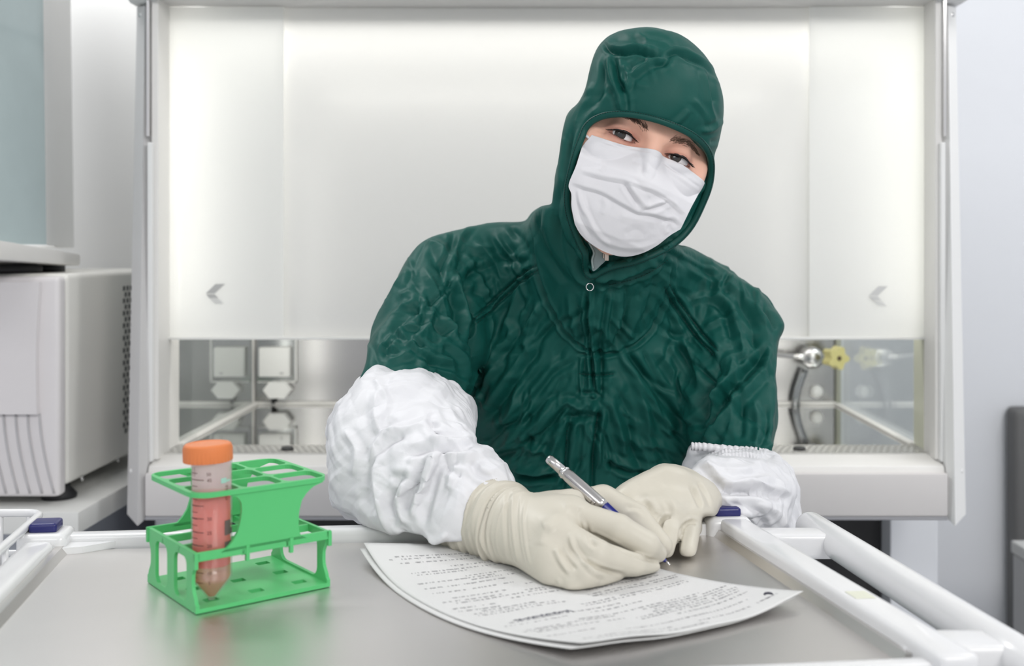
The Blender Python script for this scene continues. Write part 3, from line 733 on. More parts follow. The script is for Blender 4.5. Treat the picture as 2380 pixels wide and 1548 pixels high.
# ================================================================== pen
pen_t, pen_b = P(1273, 1064, .955), P(1557, 1313, .893)
pen = empty('ballpoint_pen', pen_b, 'brushed metal ballpoint pen with navy tip held in the gloved writing hand', 'pen')
pd = (pen_t - pen_b).normalized(); plen = (pen_t - pen_b).length
pxv = pd.cross(Vector((0, 1, 0))).normalized(); pyv = pd.cross(pxv)
PM = Mx(pen_b, pxv, pyv, pd)
PENST = mat('pen_steel', (.62, .60, .59), .2, 1.0)
t0 = .004
MB().lathe([(0, .0715), (.0053, .0715), (.0056, .076), (.0056, .085), (.0056, plen - .026), (.0051, plen - .021), (.0047, plen - .020), (0, plen - .020)], PM, 32).build('barrel', PENST, pen, True)
MB().lathe([(.0012, t0), (.0024, .008), (.0040, .040), (.0052, .072), (0, .072), (0, t0)], PM, 28).build('navy_grip', mat('navy_plastic', (.015, .02, .20), .3), pen, True)
MB().lathe([(0, .0), (.0006, .0), (.0012, .0042), (0, .0045)], PM, 12).build('point', CHROME, pen, True)
MB().lathe([(0, plen - .020), (.0042, plen - .020), (.0042, plen - .003), (.0036, plen - .0008), (0, plen)], PM, 24).build('push_button', PENST, pen, True)
MB().lathe([(.0046, plen - .0215), (.0056, plen - .021), (.0056, plen - .0185), (.0044, plen - .018)], PM, 24).build('collar_ring', CHROME, pen, True)
dcl = -pyv if (-pyv).dot(Vector((0, -1, 0))) > 0 else pyv
clx = (dcl * .9 + pxv * (-.35 if pxv.x > 0 else .35)).normalized()
cy_ = pd.cross(clx)
CM = Mx(pen_b, cy_, clx, pd)
MB().box((-.0016, .0056, .080), (.0016, .0072, plen - .020), CM, bev=.0004).box((-.0013, .0044, plen - .026), (.0013, .007, plen - .019), CM).box((-.0016, .0050, .078), (.0016, .0072, .082), CM, bev=.0004).build('clip', PENST, pen, auto=40)
# ================================================================== implicit modelling tools
def vnoise(Pn, seed=0):
    """smooth value noise in 0..1 at points Pn (N,3)"""
    i = np.floor(Pn).astype(np.int64); f = (Pn - i); f = f * f * f * (f * (f * 6 - 15) + 10)
    def h(ix, iy, iz):
        n = (ix * 73856093) ^ (iy * 19349663) ^ (iz * 83492791) ^ (seed * 2654435761)
        n = (n ^ (n >> 13)) * 1274126177; n = n ^ (n >> 16)
        return (n & 0xffff) / 65535.0
    r = 0
    for dx in (0, 1):
        for dy in (0, 1):
            for dz in (0, 1):
                w = (f[:, 0] if dx else 1 - f[:, 0]) * (f[:, 1] if dy else 1 - f[:, 1]) * (f[:, 2] if dz else 1 - f[:, 2])
                r = r + w * h(i[:, 0] + dx, i[:, 1] + dy, i[:, 2] + dz)
    return r
def smin(a, b, k):
    if k <= 0: return np.minimum(a, b)
    h = np.clip(.5 + .5 * (b - a) / k, 0, 1); return b * (1 - h) + a * h - k * h * (1 - h)
def smax(a, b, k): return -smin(-a, -b, k)
def catmull(pts, n=5, closed=True):
    p = np.array(pts, float); N = len(p); out = []
    rng = range(N) if closed else range(N - 1)
    for i in rng:
        if closed: p0, p1, p2, p3 = p[i - 1], p[i], p[(i + 1) % N], p[(i + 2) % N]
        else: p0, p1, p2, p3 = p[max(i - 1, 0)], p[i], p[i + 1], p[min(i + 2, N - 1)]
        for t in np.arange(n) / n:
            out.append(.5 * (2 * p1 + (p2 - p0) * t + (2 * p0 - 5 * p1 + 4 * p2 - p3) * t * t + (3 * p1 - p0 - 3 * p2 + p3) * t ** 3))
    if not closed: out.append(p[-1])
    return np.array(out)
class Outline:
    """signed distance (pixels of the 2380 frame, negative inside) to a closed outline, on a coarse map"""
    def __init__(s, pts, n=4, step=4, pad=120):
        q = catmull(pts, n); s.q = q; s.step = step
        s.x0, s.y0 = q.min(0) - pad; x1, y1 = q.max(0) + pad
        X = np.arange(s.x0, x1, step); Y = np.arange(s.y0, y1, step)
        gx, gy = np.meshgrid(X, Y); pp = np.stack([gx.ravel(), gy.ravel()], 1)
        best = np.full(len(pp), 1e9); inside = np.zeros(len(pp), bool)
        for a, b in zip(q, np.roll(q, -1, 0)):
            ba = b - a; L = ba @ ba
            if L < 1e-9: continue
            t = np.clip(((pp - a) @ ba) / L, 0, 1); d = pp - a - t[:, None] * ba
            best = np.minimum(best, (d * d).sum(1))
            c = (a[1] > pp[:, 1]) != (b[1] > pp[:, 1])
            with np.errstate(divide='ignore', invalid='ignore'):
                xi = (b[0] - a[0]) * (pp[:, 1] - a[1]) / (b[1] - a[1]) + a[0]
            inside ^= c & (pp[:, 0] < xi)
        d = np.sqrt(best); d[inside] *= -1; s.D = d.reshape(gx.shape)
    def __call__(s, px, py):
        u = np.clip((px - s.x0) / s.step, 0, s.D.shape[1] - 1.001); v = np.clip((py - s.y0) / s.step, 0, s.D.shape[0] - 1.001)
        i = u.astype(int); j = v.astype(int); fu = u - i; fv = v - j; D = s.D
        return (D[j, i] * (1 - fu) * (1 - fv) + D[j, i + 1] * fu * (1 - fv) + D[j + 1, i] * (1 - fu) * fv + D[j + 1, i + 1] * fu * fv)
def proj(X, Y, Z):
    return CX + X / Y * F, CY - (Z - CZ) / Y * F
class Field:
    def __init__(s, lo, hi, h):
        s.h = h; s.lo = np.array(lo, float)
        s.n = np.ceil((np.array(hi) - s.lo) / h).astype(int) + 1
        s.ax = [s.lo[i] + h * np.arange(s.n[i]) for i in range(3)]
        s.F = np.full(s.n, 1.0, np.float32)
    def sub(s, lo, hi):
        sl = []
        for i in range(3):
            a = int(max(0, math.floor((lo[i] - s.lo[i]) / s.h))); b = int(min(s.n[i], math.ceil((hi[i] - s.lo[i]) / s.h) + 1))
            if b <= a: return None
            sl.append(slice(a, b))
        g = np.meshgrid(*[s.ax[i][sl[i]].astype(np.float32) for i in range(3)], indexing='ij', sparse=True)
        return tuple(sl), g
    def put(s, r, d, k, op='add'):
        if op == 'add': s.F[r] = smin(s.F[r], d, k)
        elif op == 'cut': s.F[r] = smax(s.F[r], -d, k)
        elif op == 'trim': s.F[r] = smax(s.F[r], d, k)
    def cone(s, a, b, ra, rb, k=.01, op='add', sx=None):
        """tapered capsule; sx=(axis vector, factor) squashes it along an axis"""
        a = np.array(a, float); b = np.array(b, float); m = max(ra, rb) * (max(1, 1 / sx[1]) if sx else 1) + k * 1.2 + 2 * s.h
        q = s.sub(np.minimum(a, b) - m, np.maximum(a, b) + m)
        if q is None: return
        r, (X, Y, Z) = q
        ba = b - a; L = ba @ ba + 1e-12
        t = np.clip(((X - a[0]) * ba[0] + (Y - a[1]) * ba[1] + (Z - a[2]) * ba[2]) / L, 0, 1)
        dx, dy, dz = X - a[0] - t * ba[0], Y - a[1] - t * ba[1], Z - a[2] - t * ba[2]
        if sx:
            n = np.array(sx[0], float); n /= np.linalg.norm(n); c = dx * n[0] + dy * n[1] + dz * n[2]; e = (sx[1] - 1)
            dx = dx + n[0] * c * e; dy = dy + n[1] * c * e; dz = dz + n[2] * c * e
        d = np.sqrt(dx * dx + dy * dy + dz * dz) - (ra + (rb - ra) * t)
        s.put(r, d.astype(np.float32), k, op)
    def ell(s, c, rad, axes=None, k=.01, op='add'):
        c = np.array(c, float); rad = np.array(rad, float); A = np.eye(3) if axes is None else np.array(axes, float)
        m = rad.max() + k * 1.2 + 2 * s.h
        q = s.sub(c - m, c + m)
        if q is None: return
        r, (X, Y, Z) = q
        X = X - c[0]; Y = Y - c[1]; Z = Z - c[2]
        u, v, w = [X * A[i][0] + Y * A[i][1] + Z * A[i][2] for i in range(3)]
        k0 = np.sqrt((u / rad[0]) ** 2 + (v / rad[1]) ** 2 + (w / rad[2]) ** 2)
        k1 = np.sqrt((u / rad[0] ** 2) ** 2 + (v / rad[1] ** 2) ** 2 + (w / rad[2] ** 2) ** 2) + 1e-9
        d = k0 * (k0 - 1) / k1
        s.put(r, d.astype(np.float32), k, op)
    def trim(s, outline, k=.01, grow=0):
        X, Y, Z = np.meshgrid(*[a.astype(np.float32) for a in s.ax], indexing='ij', sparse=True)
        px, py = proj(X, Y, Z)
        px = np.broadcast_to(px, s.F.shape); py = np.broadcast_to(py, s.F.shape)
        act = s.F < .03
        d = outline(px[act], py[act]) * np.broadcast_to(Y, s.F.shape)[act] / F - grow
        s.F[act] = smax(s.F[act], d.astype(np.float32), k)
    def fn(s, f, lo=None, hi=None, k=.0, op='cut'):
        q = s.sub(lo if lo is not None else s.lo, hi if hi is not None else s.lo + s.h * s.n)
        r, (X, Y, Z) = q; X, Y, Z = np.broadcast_arrays(X, Y, Z)
        s.put(r, f(X, Y, Z).astype(np.float32), k, op)
    def surface(s, smooth=2):
        Fv = s.F; Fv[0] = Fv[-1] = 1; Fv[:, 0] = Fv[:, -1] = 1; Fv[:, :, 0] = Fv[:, :, -1] = 1
        S = Fv < 0; n = np.array(S.shape) - 1
        c = np.zeros(n, np.int8)
        for dx in (0, 1):
            for dy in (0, 1):
                for dz in (0, 1): c += S[dx:dx + n[0], dy:dy + n[1], dz:dz + n[2]]
        I, J, K = np.nonzero((c > 0) & (c < 8))
        vid = np.full(n, -1, np.int64); vid[I, J, K] = np.arange(len(I))
        val = {(a, b, d): Fv[I + a, J + b, K + d] for a in (0, 1) for b in (0, 1) for d in (0, 1)}
        acc = np.zeros((len(I), 3)); cnt = np.zeros(len(I))
        for a in val:
            for ax in range(3):
                if a[ax]: continue
                b = list(a); b[ax] = 1; b = tuple(b)
                va, vb = val[a], val[b]; m = (va < 0) != (vb < 0)
                t = va[m] / (va[m] - vb[m]); p = np.zeros((m.sum(), 3)); p[:] = a; p[:, ax] = t
                acc[m] += p; cnt[m] += 1
        V = (np.stack([I, J, K], 1) + acc / cnt[:, None]) * s.h + s.lo
        Q = []
        for ax in range(3):
            o1, o2 = [(1, 2), (2, 0), (0, 1)][ax]
            e = [slice(None)] * 3; e[ax] = slice(0, -1); e2_ = list(e); e2_[ax] = slice(1, None)
            A = S[tuple(e)]; B = S[tuple(e2_)]
            ii = np.stack(np.nonzero(A != B), 1)
            ii = ii[(ii[:, o1] > 0) & (ii[:, o2] > 0) & (ii[:, o1] < n[o1]) & (ii[:, o2] < n[o2])]
            flip = B[ii[:, 0], ii[:, 1], ii[:, 2]]
            def at(d1, d2):
                j = ii.copy(); j[:, o1] += d1; j[:, o2] += d2; return vid[j[:, 0], j[:, 1], j[:, 2]]
            q = np.stack([at(-1, -1), at(0, -1), at(0, 0), at(-1, 0)], 1)
            q[flip] = q[flip][:, ::-1]; Q.append(q)
        Q = np.concatenate(Q); Q = Q[(Q >= 0).all(1)]
        g = Geo(V, Q); g.relax(smooth); return g
class Geo:
    def __init__(s, V, Q):
        s.V = V; s.Q = Q
        e = np.concatenate([Q[:, [0, 1]], Q[:, [1, 2]], Q[:, [2, 3]], Q[:, [3, 0]]]); s.e = e
    def relax(s, it, f=.5, w=None):
        n = len(s.V); a, b = s.e[:, 0], s.e[:, 1]
        deg = np.bincount(a, minlength=n) + np.bincount(b, minlength=n)
        for _ in range(it):
            m = np.stack([np.bincount(a, s.V[b, i], n) + np.bincount(b, s.V[a, i], n) for i in range(3)], 1) / np.maximum(deg, 1)[:, None]
            d = (m - s.V) * f
            if w is not None: d *= w[:, None]
            s.V = s.V + d
    def normals(s):
        V, Q = s.V, s.Q; fn = np.cross(V[Q[:, 2]] - V[Q[:, 0]], V[Q[:, 3]] - V[Q[:, 1]]); n = np.zeros_like(V)
        for c in range(4):
            for i in range(3): n[:, i] += np.bincount(Q[:, c], fn[:, i], len(V))
        return n / (np.linalg.norm(n, axis=1)[:, None] + 1e-12)
    def subdivide(s):
        V, Q = s.V, s.Q; n = len(V)
        e = np.sort(np.concatenate([Q[:, [0, 1]], Q[:, [1, 2]], Q[:, [2, 3]], Q[:, [3, 0]]]), 1)
        key = e[:, 0] * n + e[:, 1]; u, inv = np.unique(key, return_inverse=True)
        m = (V[u // n] + V[u % n]) / 2; c = V[Q].mean(1); q = len(Q); E = inv.reshape(4, q) + n; C = np.arange(q) + n + len(u)
        NQ = [np.stack([Q[:, k], E[k], C, E[(k + 3) % 4]], 1) for k in range(4)]
        return Geo(np.concatenate([V, m, c]), np.concatenate(NQ))
    def px(s): return proj(s.V[:, 0], s.V[:, 1], s.V[:, 2])
    def push(s, d): s.V = s.V + s.normals() * np.asarray(d)[:, None]
    def facing(s):
        n = s.normals(); v = s.V - np.array([0, 0, CZ]); v /= np.linalg.norm(v, axis=1)[:, None]
        return np.clip(-(n * v).sum(1), 0, 1)
    def drop_small(s):
        """keep the largest connected piece"""
        n = len(s.V); lab = np.arange(n); a, b = s.e[:, 0], s.e[:, 1]
        while True:
            m = np.minimum(lab[a], lab[b]); old = lab.copy()
            np.minimum.at(lab, a, m); np.minimum.at(lab, b, m); lab = lab[lab]
            if (old == lab).all(): break
        big = np.bincount(lab).argmax(); keep = lab == big
        idx = np.cumsum(keep) - 1; Q = s.Q[keep[s.Q[:, 0]]]
        return Geo(s.V[keep], idx[Q])
    def mesh(s, name):
        me = bpy.data.meshes.new(name); n, q = len(s.V), len(s.Q)
        me.vertices.add(n); me.vertices.foreach_set('co', s.V.astype(np.float32).ravel())
        me.loops.add(q * 4); me.loops.foreach_set('vertex_index', s.Q.astype(np.int32).ravel())
        me.polygons.add(q); me.polygons.foreach_set('loop_start', np.arange(0, q * 4, 4, dtype=np.int32))
        me.update(calc_edges=True); me.validate(); return me
    def strokes(s, lst, gain=1.0, mask=None):
        """lst: (pixel points, width px, height mm, kind).  kind 'r' ridge, 'v' crease, 's' step (raised on the left of the stroke)"""
        px, py = s.px(); fc = np.sqrt(s.facing()); dsp = np.zeros(len(px))
        for pts, w, amp, kind in lst:
            p = np.array(pts, float)
            if len(p) > 2: p = catmull(p, 4, False)
            m = (px > p[:, 0].min() - 4 * w) & (px < p[:, 0].max() + 4 * w) & (py > p[:, 1].min() - 4 * w) & (py < p[:, 1].max() + 4 * w)
            if mask is not None: m &= mask
            id_ = np.nonzero(m)[0]
            if len(id_) == 0: continue
            q = np.stack([px[id_], py[id_]], 1); best = np.full(len(id_), 1e9); sg = np.zeros(len(id_)); tt = np.zeros(len(id_))
            seg = len(p) - 1
            for i in range(seg):
                a, b = p[i], p[i + 1]; ba = b - a; L = ba @ ba + 1e-9
                t = np.clip(((q - a) @ ba) / L, 0, 1); d = q - a - t[:, None] * ba; dd = (d * d).sum(1)
                u = dd < best; best[u] = dd[u]; sg[u] = np.sign(ba[0] * d[u, 1] - ba[1] * d[u, 0]); tt[u] = (i + t[u]) / seg
            r = np.sqrt(best) / w
            taper = np.clip(np.minimum(tt, 1 - tt) * 5 + .15, 0, 1)
            if kind == 'r': f = np.exp(-(r * .95) ** 1.4) - .35 * np.exp(-((r - 1.9) / .9) ** 2)
            elif kind == 'v': f = -np.exp(-r * r) + .45 * np.exp(-((r - 1.8) / 1.0) ** 2)
            elif kind == 's': f = -sg * np.exp(-r / 2.2) * (1 - np.exp(-(r * 3) ** 2)); taper = np.clip(np.minimum(tt, 1 - tt) * 8, 0, 1)
            elif kind == 'l': f = -np.exp(-r * r)
            dsp[id_] += f * taper * amp * .001 * gain
        s.push(dsp * fc)

def facets(g, lst, seed=0, warp=.02):
    """crisp crumple: sums of folded planes, locally modulated, so that flat facets meet in sharp creases"""
    r = np.random.RandomState(seed); d = 0
    wv = np.stack([vnoise(g.V * 18 + k * 5.1, seed + k) for k in range(3)], 1) - .5; p = g.V + wv * warp
    for f, a, n in lst:
        for k in range(n):
            v = r.normal(size=3); v /= np.linalg.norm(v); ph = r.rand()
            x = (p @ v) * f * r.uniform(.7, 1.3) + ph; tri = np.abs(2 * (x - np.floor(x)) - 1) - .5
            md = np.clip(vnoise(g.V * f * .55 + 30 * k, seed + 60 + k) * 2.4 - .8, 0, 1)
            d = d + a * tri * md
    g.push(d)
# ================================================================== person
from mathutils.bvhtree import BVHTree
person = empty('person', (.06, 1.38, FLZ), 'person in dark green hooded coverall, white face mask and latex gloves, writing on a form', 'person')
# fabric materials -----------------------------------------------------------
def cloth(name, col, rough, spec, sheen, ripple, fine):
    m = mat(name, col, rough, spec=spec, sheen=sheen)
    nt = m.node_tree; b = nt.nodes['Principled BSDF']; tc = nt.nodes.new('ShaderNodeTexCoord')
    w = nt.nodes.new('ShaderNodeTexNoise'); w.inputs['Scale'].default_value = 9; w.inputs['Detail'].default_value = 2
    nt.links.new(tc.outputs['Object'], w.inputs[0])
    mx = nt.nodes.new('ShaderNodeVectorMath'); mx.operation = 'MULTIPLY_ADD'; mx.inputs[1].default_value = (.10, .10, .10)
    nt.links.new(w.outputs['Color'], mx.inputs[0]); nt.links.new(tc.outputs['Object'], mx.inputs[2])
    prev = None
    for sc, st, dist, ty in ripple:
        n = nt.nodes.new('ShaderNodeTexNoise'); n.noise_type = ty; n.inputs['Scale'].default_value = sc; n.inputs['Detail'].default_value = 4
        n.inputs['Roughness'].default_value = .45
        nt.links.new(mx.outputs[0], n.inputs[0])
        bp = nt.nodes.new('ShaderNodeBump'); bp.inputs['Strength'].default_value = st; bp.inputs['Distance'].default_value = dist
        nt.links.new(n.outputs[0], bp.inputs['Height'])
        if prev: nt.links.new(prev.outputs[0], bp.inputs['Normal'])
        prev = bp
    n = nt.nodes.new('ShaderNodeTexNoise'); n.inputs['Scale'].default_value = fine; n.inputs['Detail'].default_value = 2
    nt.links.new(tc.outputs['Object'], n.inputs[0])
    bp = nt.nodes.new('ShaderNodeBump'); bp.inputs['Strength'].default_value = .10; bp.inputs['Distance'].default_value = .0006
    nt.links.new(n.outputs[0], bp.inputs['Height']); nt.links.new(prev.outputs[0], bp.inputs['Normal'])
    nt.links.new(bp.outputs[0], b.inputs['Normal'])
    return m
SUIT = cloth('green_coverall_fabric', (.004, .075, .061), .54, .27, .0, [(26, .14, .010, 'RIDGED_MULTIFRACTAL')], 900)
HEM = cloth('green_hem_fabric', (.0025, .064, .052), .45, .3, .0, [(60, .2, .003, 'FBM')], 900)
TYV = cloth('white_sleeve_fabric', (.75, .75, .77), .5, .35, 0, [(38, .25, .004, 'RIDGED_MULTIFRACTAL')], 700)
LATEX = cloth('cream_latex', (.61, .575, .49), .42, .4, 0, [(40, .10, .003, 'FBM')], 500)
SKIN = mat('skin', (.88, .51, .38), .48, spec=.4, sss=.10, bump=[(420, .12, .0006, 3)], var=(38, .14))
MASK = mat('mask_fabric', (.74, .73, .75), .65, bump=[(900, .10, .0003, 2), (55, .22, .0018, 3)], sss=0)

# head frame -------------------------------------------------------------------
th, yw = math.radians(22), math.radians(12)
O3 = np.array(P(1517, 343, 1.12))
ex0 = np.array([math.cos(th), 0, -math.sin(th)]); UZ = np.array([math.sin(th), 0, math.cos(th)])
FW = math.sin(yw) * ex0 + math.cos(yw) * np.array([0, -1, 0]); UX = math.cos(yw) * ex0 + math.sin(yw) * np.array([0, 1., 0])
def H(u, v, w): return O3 + (UX * u + UZ * v + FW * w) * .001
HA = [UX, UZ, FW]
def local(X, Y, Z):
    X = X - O3[0]; Y = Y - O3[1]; Z = Z - O3[2]
    return [(X * A[0] + Y * A[1] + Z * A[2]) * 1000 for A in HA]

SIL = Outline([(1470, 67), (1530, 70), (1600, 90), (1660, 130), (1700, 175), (1716, 215), (1720, 255), (1706, 300), (1684, 338), (1664, 355), (1667, 385), (1655, 420), (1640, 450), (1612, 490), (1602, 522), (1580, 550), (1568, 570),
    (1600, 580), (1640, 600), (1690, 630), (1740, 668), (1775, 700), (1790, 725), (1808, 760), (1804, 800), (1803, 850), (1803, 920), (1800, 980), (1788, 1035), (1770, 1110), (1740, 1180), (1700, 1300), (1690, 1500), (1640, 1700),
    (1200, 1700), (1130, 1500), (1060, 1300), (960, 1150), (880, 1060), (850, 960), (843, 890), (850, 860), (868, 800), (875, 760), (897, 715), (922, 670), (943, 620), (965, 582), (1000, 552), (1060, 535), (1130, 524), (1190, 522), (1224, 517), (1238, 498), (1262, 482), (1286, 480), (1291, 450), (1296, 410), (1306, 360),
    (1313, 300), (1325, 265), (1348, 243), (1366, 208), (1373, 175), (1382, 138), (1400, 103), (1428, 78)], 3)
# ---- body: head, neck and upper chest as one skin surface ---------------------
hd_ = Field((-.03, 1.07, .93), (.28, 1.42, 1.30), .0017)
mm = .001
hd_.ell(H(0, 30, -88), (.073, .086, .090), HA, .01)
hd_.ell(H(0, -42, -56), (.057, .074, .058), HA, .03)
hd_.cone(H(-26, 17, -8), H(26, 17, -8), .0085, .0085, .018)
hd_.cone(H(0, 6, 0), H(0, -36, 15), .0065, .0095, .014)
for s in (-1, 1):
    hd_.ell(H(s * 38, -26, -20), (.022, .020, .020), HA, .018)
    hd_.ell(H(s * 62, -8, -52), (.016, .03, .03), HA, .02)
    hd_.cone(H(s * 14, -34, 4), H(s * 13, -36, 6), .006, .006, .008)
    hd_.cone(H(s * 74, 2, -90), H(s * 71, -26, -84), .008, .006, .006)         # ears, under the hood
    hd_.ell(H(s * 31, 1, 3), (.019, .0115, .012), HA, .010, 'cut')             # sockets
    hd_.ell(H(s * 31.5, -.5, -13.5), (.0152, .0146, .0148), HA, .005)          # lids over the ball
hd_.cone(H(0, -58, 0), H(0, -68, 0), .010, .010, .012)
hd_.cone(H(-10, -72, -2), H(10, -72, -2), .004, .004, .004)
hd_.cone(H(0, -98, -16), H(0, -100, -16), .016, .016, .02)
nb = np.array(P(1405, 650, 1.33))
hd_.cone(H(0, -40, -95), nb, .056, .060, .02)
hd_.cone(np.array(P(1180, 690, 1.33)), np.array(P(1580, 690, 1.33)), .045, .045, .04)
for s in (-1, 1):      # eye opening: a lens cut between the lids, and a crease above it
    def lens(X, Y, Z, s=s):
        u, v, w = local(X, Y, Z); u = (u - s * 31.5); v = v + 0.5
        v2 = v - .10 * u * s * 0 + .0
        a, b1, b2 = 15.5, 3.6, 3.2
        R1 = (a * a + b1 * b1) / (2 * b1); R2 = (a * a + b2 * b2) / (2 * b2)
        d1 = np.sqrt(u * u + (v2 + (R1 - b1)) ** 2) - R1; d2 = np.sqrt(u * u + (v2 - (R2 - b2)) ** 2) - R2
        d = np.maximum(d1, d2) * .001
        return -np.maximum(d, (-8 - w) * .001)
    c = H(s * 31.5, 0, 0)
    hd_.fn(lambda X, Y, Z: -lens(X, Y, Z), c - .024, c + .024, .0018, 'cut')
hd_.trim(SIL, .004, -.006)
g = hd_.surface(1)
u, v, w = local(g.V[:, 0], g.V[:, 1], g.V[:, 2])
dsp = np.zeros(len(u)); front = w > -30
for s in (-1, 1):
    uu = (u * s - 31.5); cr = 7.6 - uu * uu / 42
    dsp -= .0011 * np.exp(-((v - cr) / 1.1) ** 2) * (np.abs(uu) < 17) * front          # lid fold
    cr = -6.5 + uu * uu / 60
    dsp -= .0007 * np.exp(-((v - cr) / 1.2) ** 2) * (np.abs(uu) < 15) * front
    dsp += .0009 * np.exp(-((v + 9) / 2.5) ** 2) * np.exp(-(uu / 14) ** 2) * front
    for q in range(3):
        dsp -= .0005 * np.exp(-((v + 1 + q * 3 - (u * s - 48) * (.25 - .3 * q)) / .8) ** 2) * ((u * s) > 48) * ((u * s) < 60) * front
g.push(dsp)
flush = np.zeros(len(u))
for s_ in (-1, 1):
    uu = (u * s_ - 31.5); flush = np.maximum(flush, np.exp(-(uu / 17) ** 4) * np.exp(-((v + .5) / 7.5) ** 2) * (w > -30))
    flush = np.maximum(flush, .6 * np.exp(-((u * s_ - 17) / 6) ** 2) * np.exp(-((v + 6) / 7) ** 2) * (w > -30))
body_me = g.mesh('body')
fa = body_me.attributes.new('flush', 'FLOAT', 'POINT'); fa.data.foreach_set('value', flush.astype(np.float32))
nt = SKIN.node_tree; bs = nt.nodes['Principled BSDF']; src = bs.inputs['Base Color'].links[0].from_socket
at = nt.nodes.new('ShaderNodeAttribute'); at.attribute_name = 'flush'
mxf = nt.nodes.new('ShaderNodeMix'); mxf.data_type = 'RGBA'; nt.links.new(at.outputs['Fac'], mxf.inputs[0]); nt.links.new(src, mxf.inputs[6]); mxf.inputs[7].default_value = (.40, .145, .115, 1)
nt.links.new(mxf.outputs[2], bs.inputs['Base Color'])
body = link('body', body_me, SKIN, person, True)
bvh = BVHTree.FromPolygons([tuple(x) for x in g.V], [tuple(q) for q in g.Q])
def onskin(u, v, lift=0.0):
    o = Vector(H(u, v, 60)); hit = bvh.ray_cast(o, Vector(-FW))
    if hit[0] is None: return Vector(H(u, v, 0)), Vector(FW)
    n = hit[1];  n = n if n.dot(Vector(FW)) > 0 else -n
    return hit[0] + n * lift, n
# ---- eyes ---------------------------------------------------------------------
SCL = mat('eye_white', (.78, .74, .73), .12, coat=.5); IRS = mat('iris', (.035, .028, .022), .25, coat=.4, var=(900, .5)); PUP = mat('pupil', (.004, .004, .004), .05, coat=1)
for s, tgt in ((-1, (1441, 312)), (1, (1571, 364))):
    c = Vector(H(s * 31.5, -.3, -13.2)); r = .0125
    tp = P(tgt[0], tgt[1], c.y - .0125); gz = (tp - c).normalized()
    ax = gz.cross(Vector((0, 0, 1))).normalized(); ay = ax.cross(gz)
    prof = []; mi = []
    for k in range(33):
        a = math.pi * k / 32; prof.append((r * math.sin(a), r * math.cos(a)))
        mi.append(2 if k < 2 else (1 if k < 5 else 0))
    MB().lathe(prof, Mx(c, ax, ay, gz), 40, mi).build('eye', [SCL, IRS, PUP], person, True)
# ---- lashes and brows ------------------------------------------------------------
HAIR = mat('brow_hair', (.085, .048, .032), .5); LSH = mat('lash', (.012, .008, .008), .5); BRW = mat('brow_light', (.17, .10, .065), .5)
rn = random.Random(5)
for s in (-1, 1):
    mb = MB()
    for i in range(64):
        t = i / 63; uu = -14.5 + 29 * t; a, b1 = 15.5, 3.6; R1 = (a * a + b1 * b1) / (2 * b1)
        vv = math.sqrt(R1 * R1 - uu * uu) - (R1 - b1) - .5
        p0, n = onskin(s * 31.5 + uu, vv + .5, .0)
        L = (3.6 + 4.2 * (t if s > 0 else 1 - t)) * .001 * rn.uniform(.8, 1.1)
        side = Vector(UX) * (uu / 14.5 * .8 + rn.uniform(-.1, .1)); d1 = (Vector(FW) * .9 + side - Vector(UZ) * .55).normalized(); d2 = (Vector(FW) * .5 + side * 1.2 - Vector(UZ) * .05).normalized()
        mb.tube([p0, p0 + d1 * L * .5, p0 + d1 * L * .5 + d2 * L * .5], [.00030, .00024, .00005], 5)
    for i in range(44):
        t = i / 43; uu = -13.5 + 27 * t; a, b2 = 15.5, 3.2; R2 = (a * a + b2 * b2) / (2 * b2)
        vv = -math.sqrt(R2 * R2 - uu * uu) + (R2 - b2) - .5
        p0, n = onskin(s * 31.5 + uu, vv - .4, .0)
        side = Vector(UX) * (uu / 14.5 * .7 + rn.uniform(-.15, .15)); d1 = (Vector(FW) * .6 + side - Vector(UZ) * .5).normalized()
        mb.tube([p0, p0 + d1 * .0024 * rn.uniform(.7, 1.1)], [.00022, .00004], 4)
    # dark liner along the upper lid margin
    ln = []
    for i in range(22):
        uu = -14 + 28 * i / 21; vv = math.sqrt(max(0, R1 * R1 - uu * uu)) - (R1 - b1) - .5
        ln.append(onskin(s * 31.5 + uu, vv + .35, -.0001)[0])
    mb.tube(ln, [.0005 + .0011 * math.sin(math.pi * i / 21) for i in range(22)], 6)
    mb.build('eyelashes', LSH, person, True)
    mb = MB()
    for i in range(230):
        t = rn.random(); uu = 12 + 40 * t; vv = 13.5 + 6.5 * math.sin(t * 2.3) - 3 * t + rn.gauss(0, 1.5 * (1 - .55 * t))
        p0, n = onskin(s * uu, vv, .0002)
        dr = (Vector(UX) * s * (.55 + t) + Vector(UZ) * (.75 - 1.1 * t + rn.uniform(-.2, .2))).normalized()
        L = rn.uniform(.004, .0075) * (1 if t > .1 else .7)
        p2, _ = onskin(s * uu + dr.dot(Vector(UX)) * L * 1000, vv + dr.dot(Vector(UZ)) * L * 1000, .0004)
        mb.tube([p0, p0.lerp(p2, .5) + n * .0005, p2], [.00016, .00013, .00004], 4)
    mb.build('eyebrow', HAIR if s < 0 else BRW, person, True)

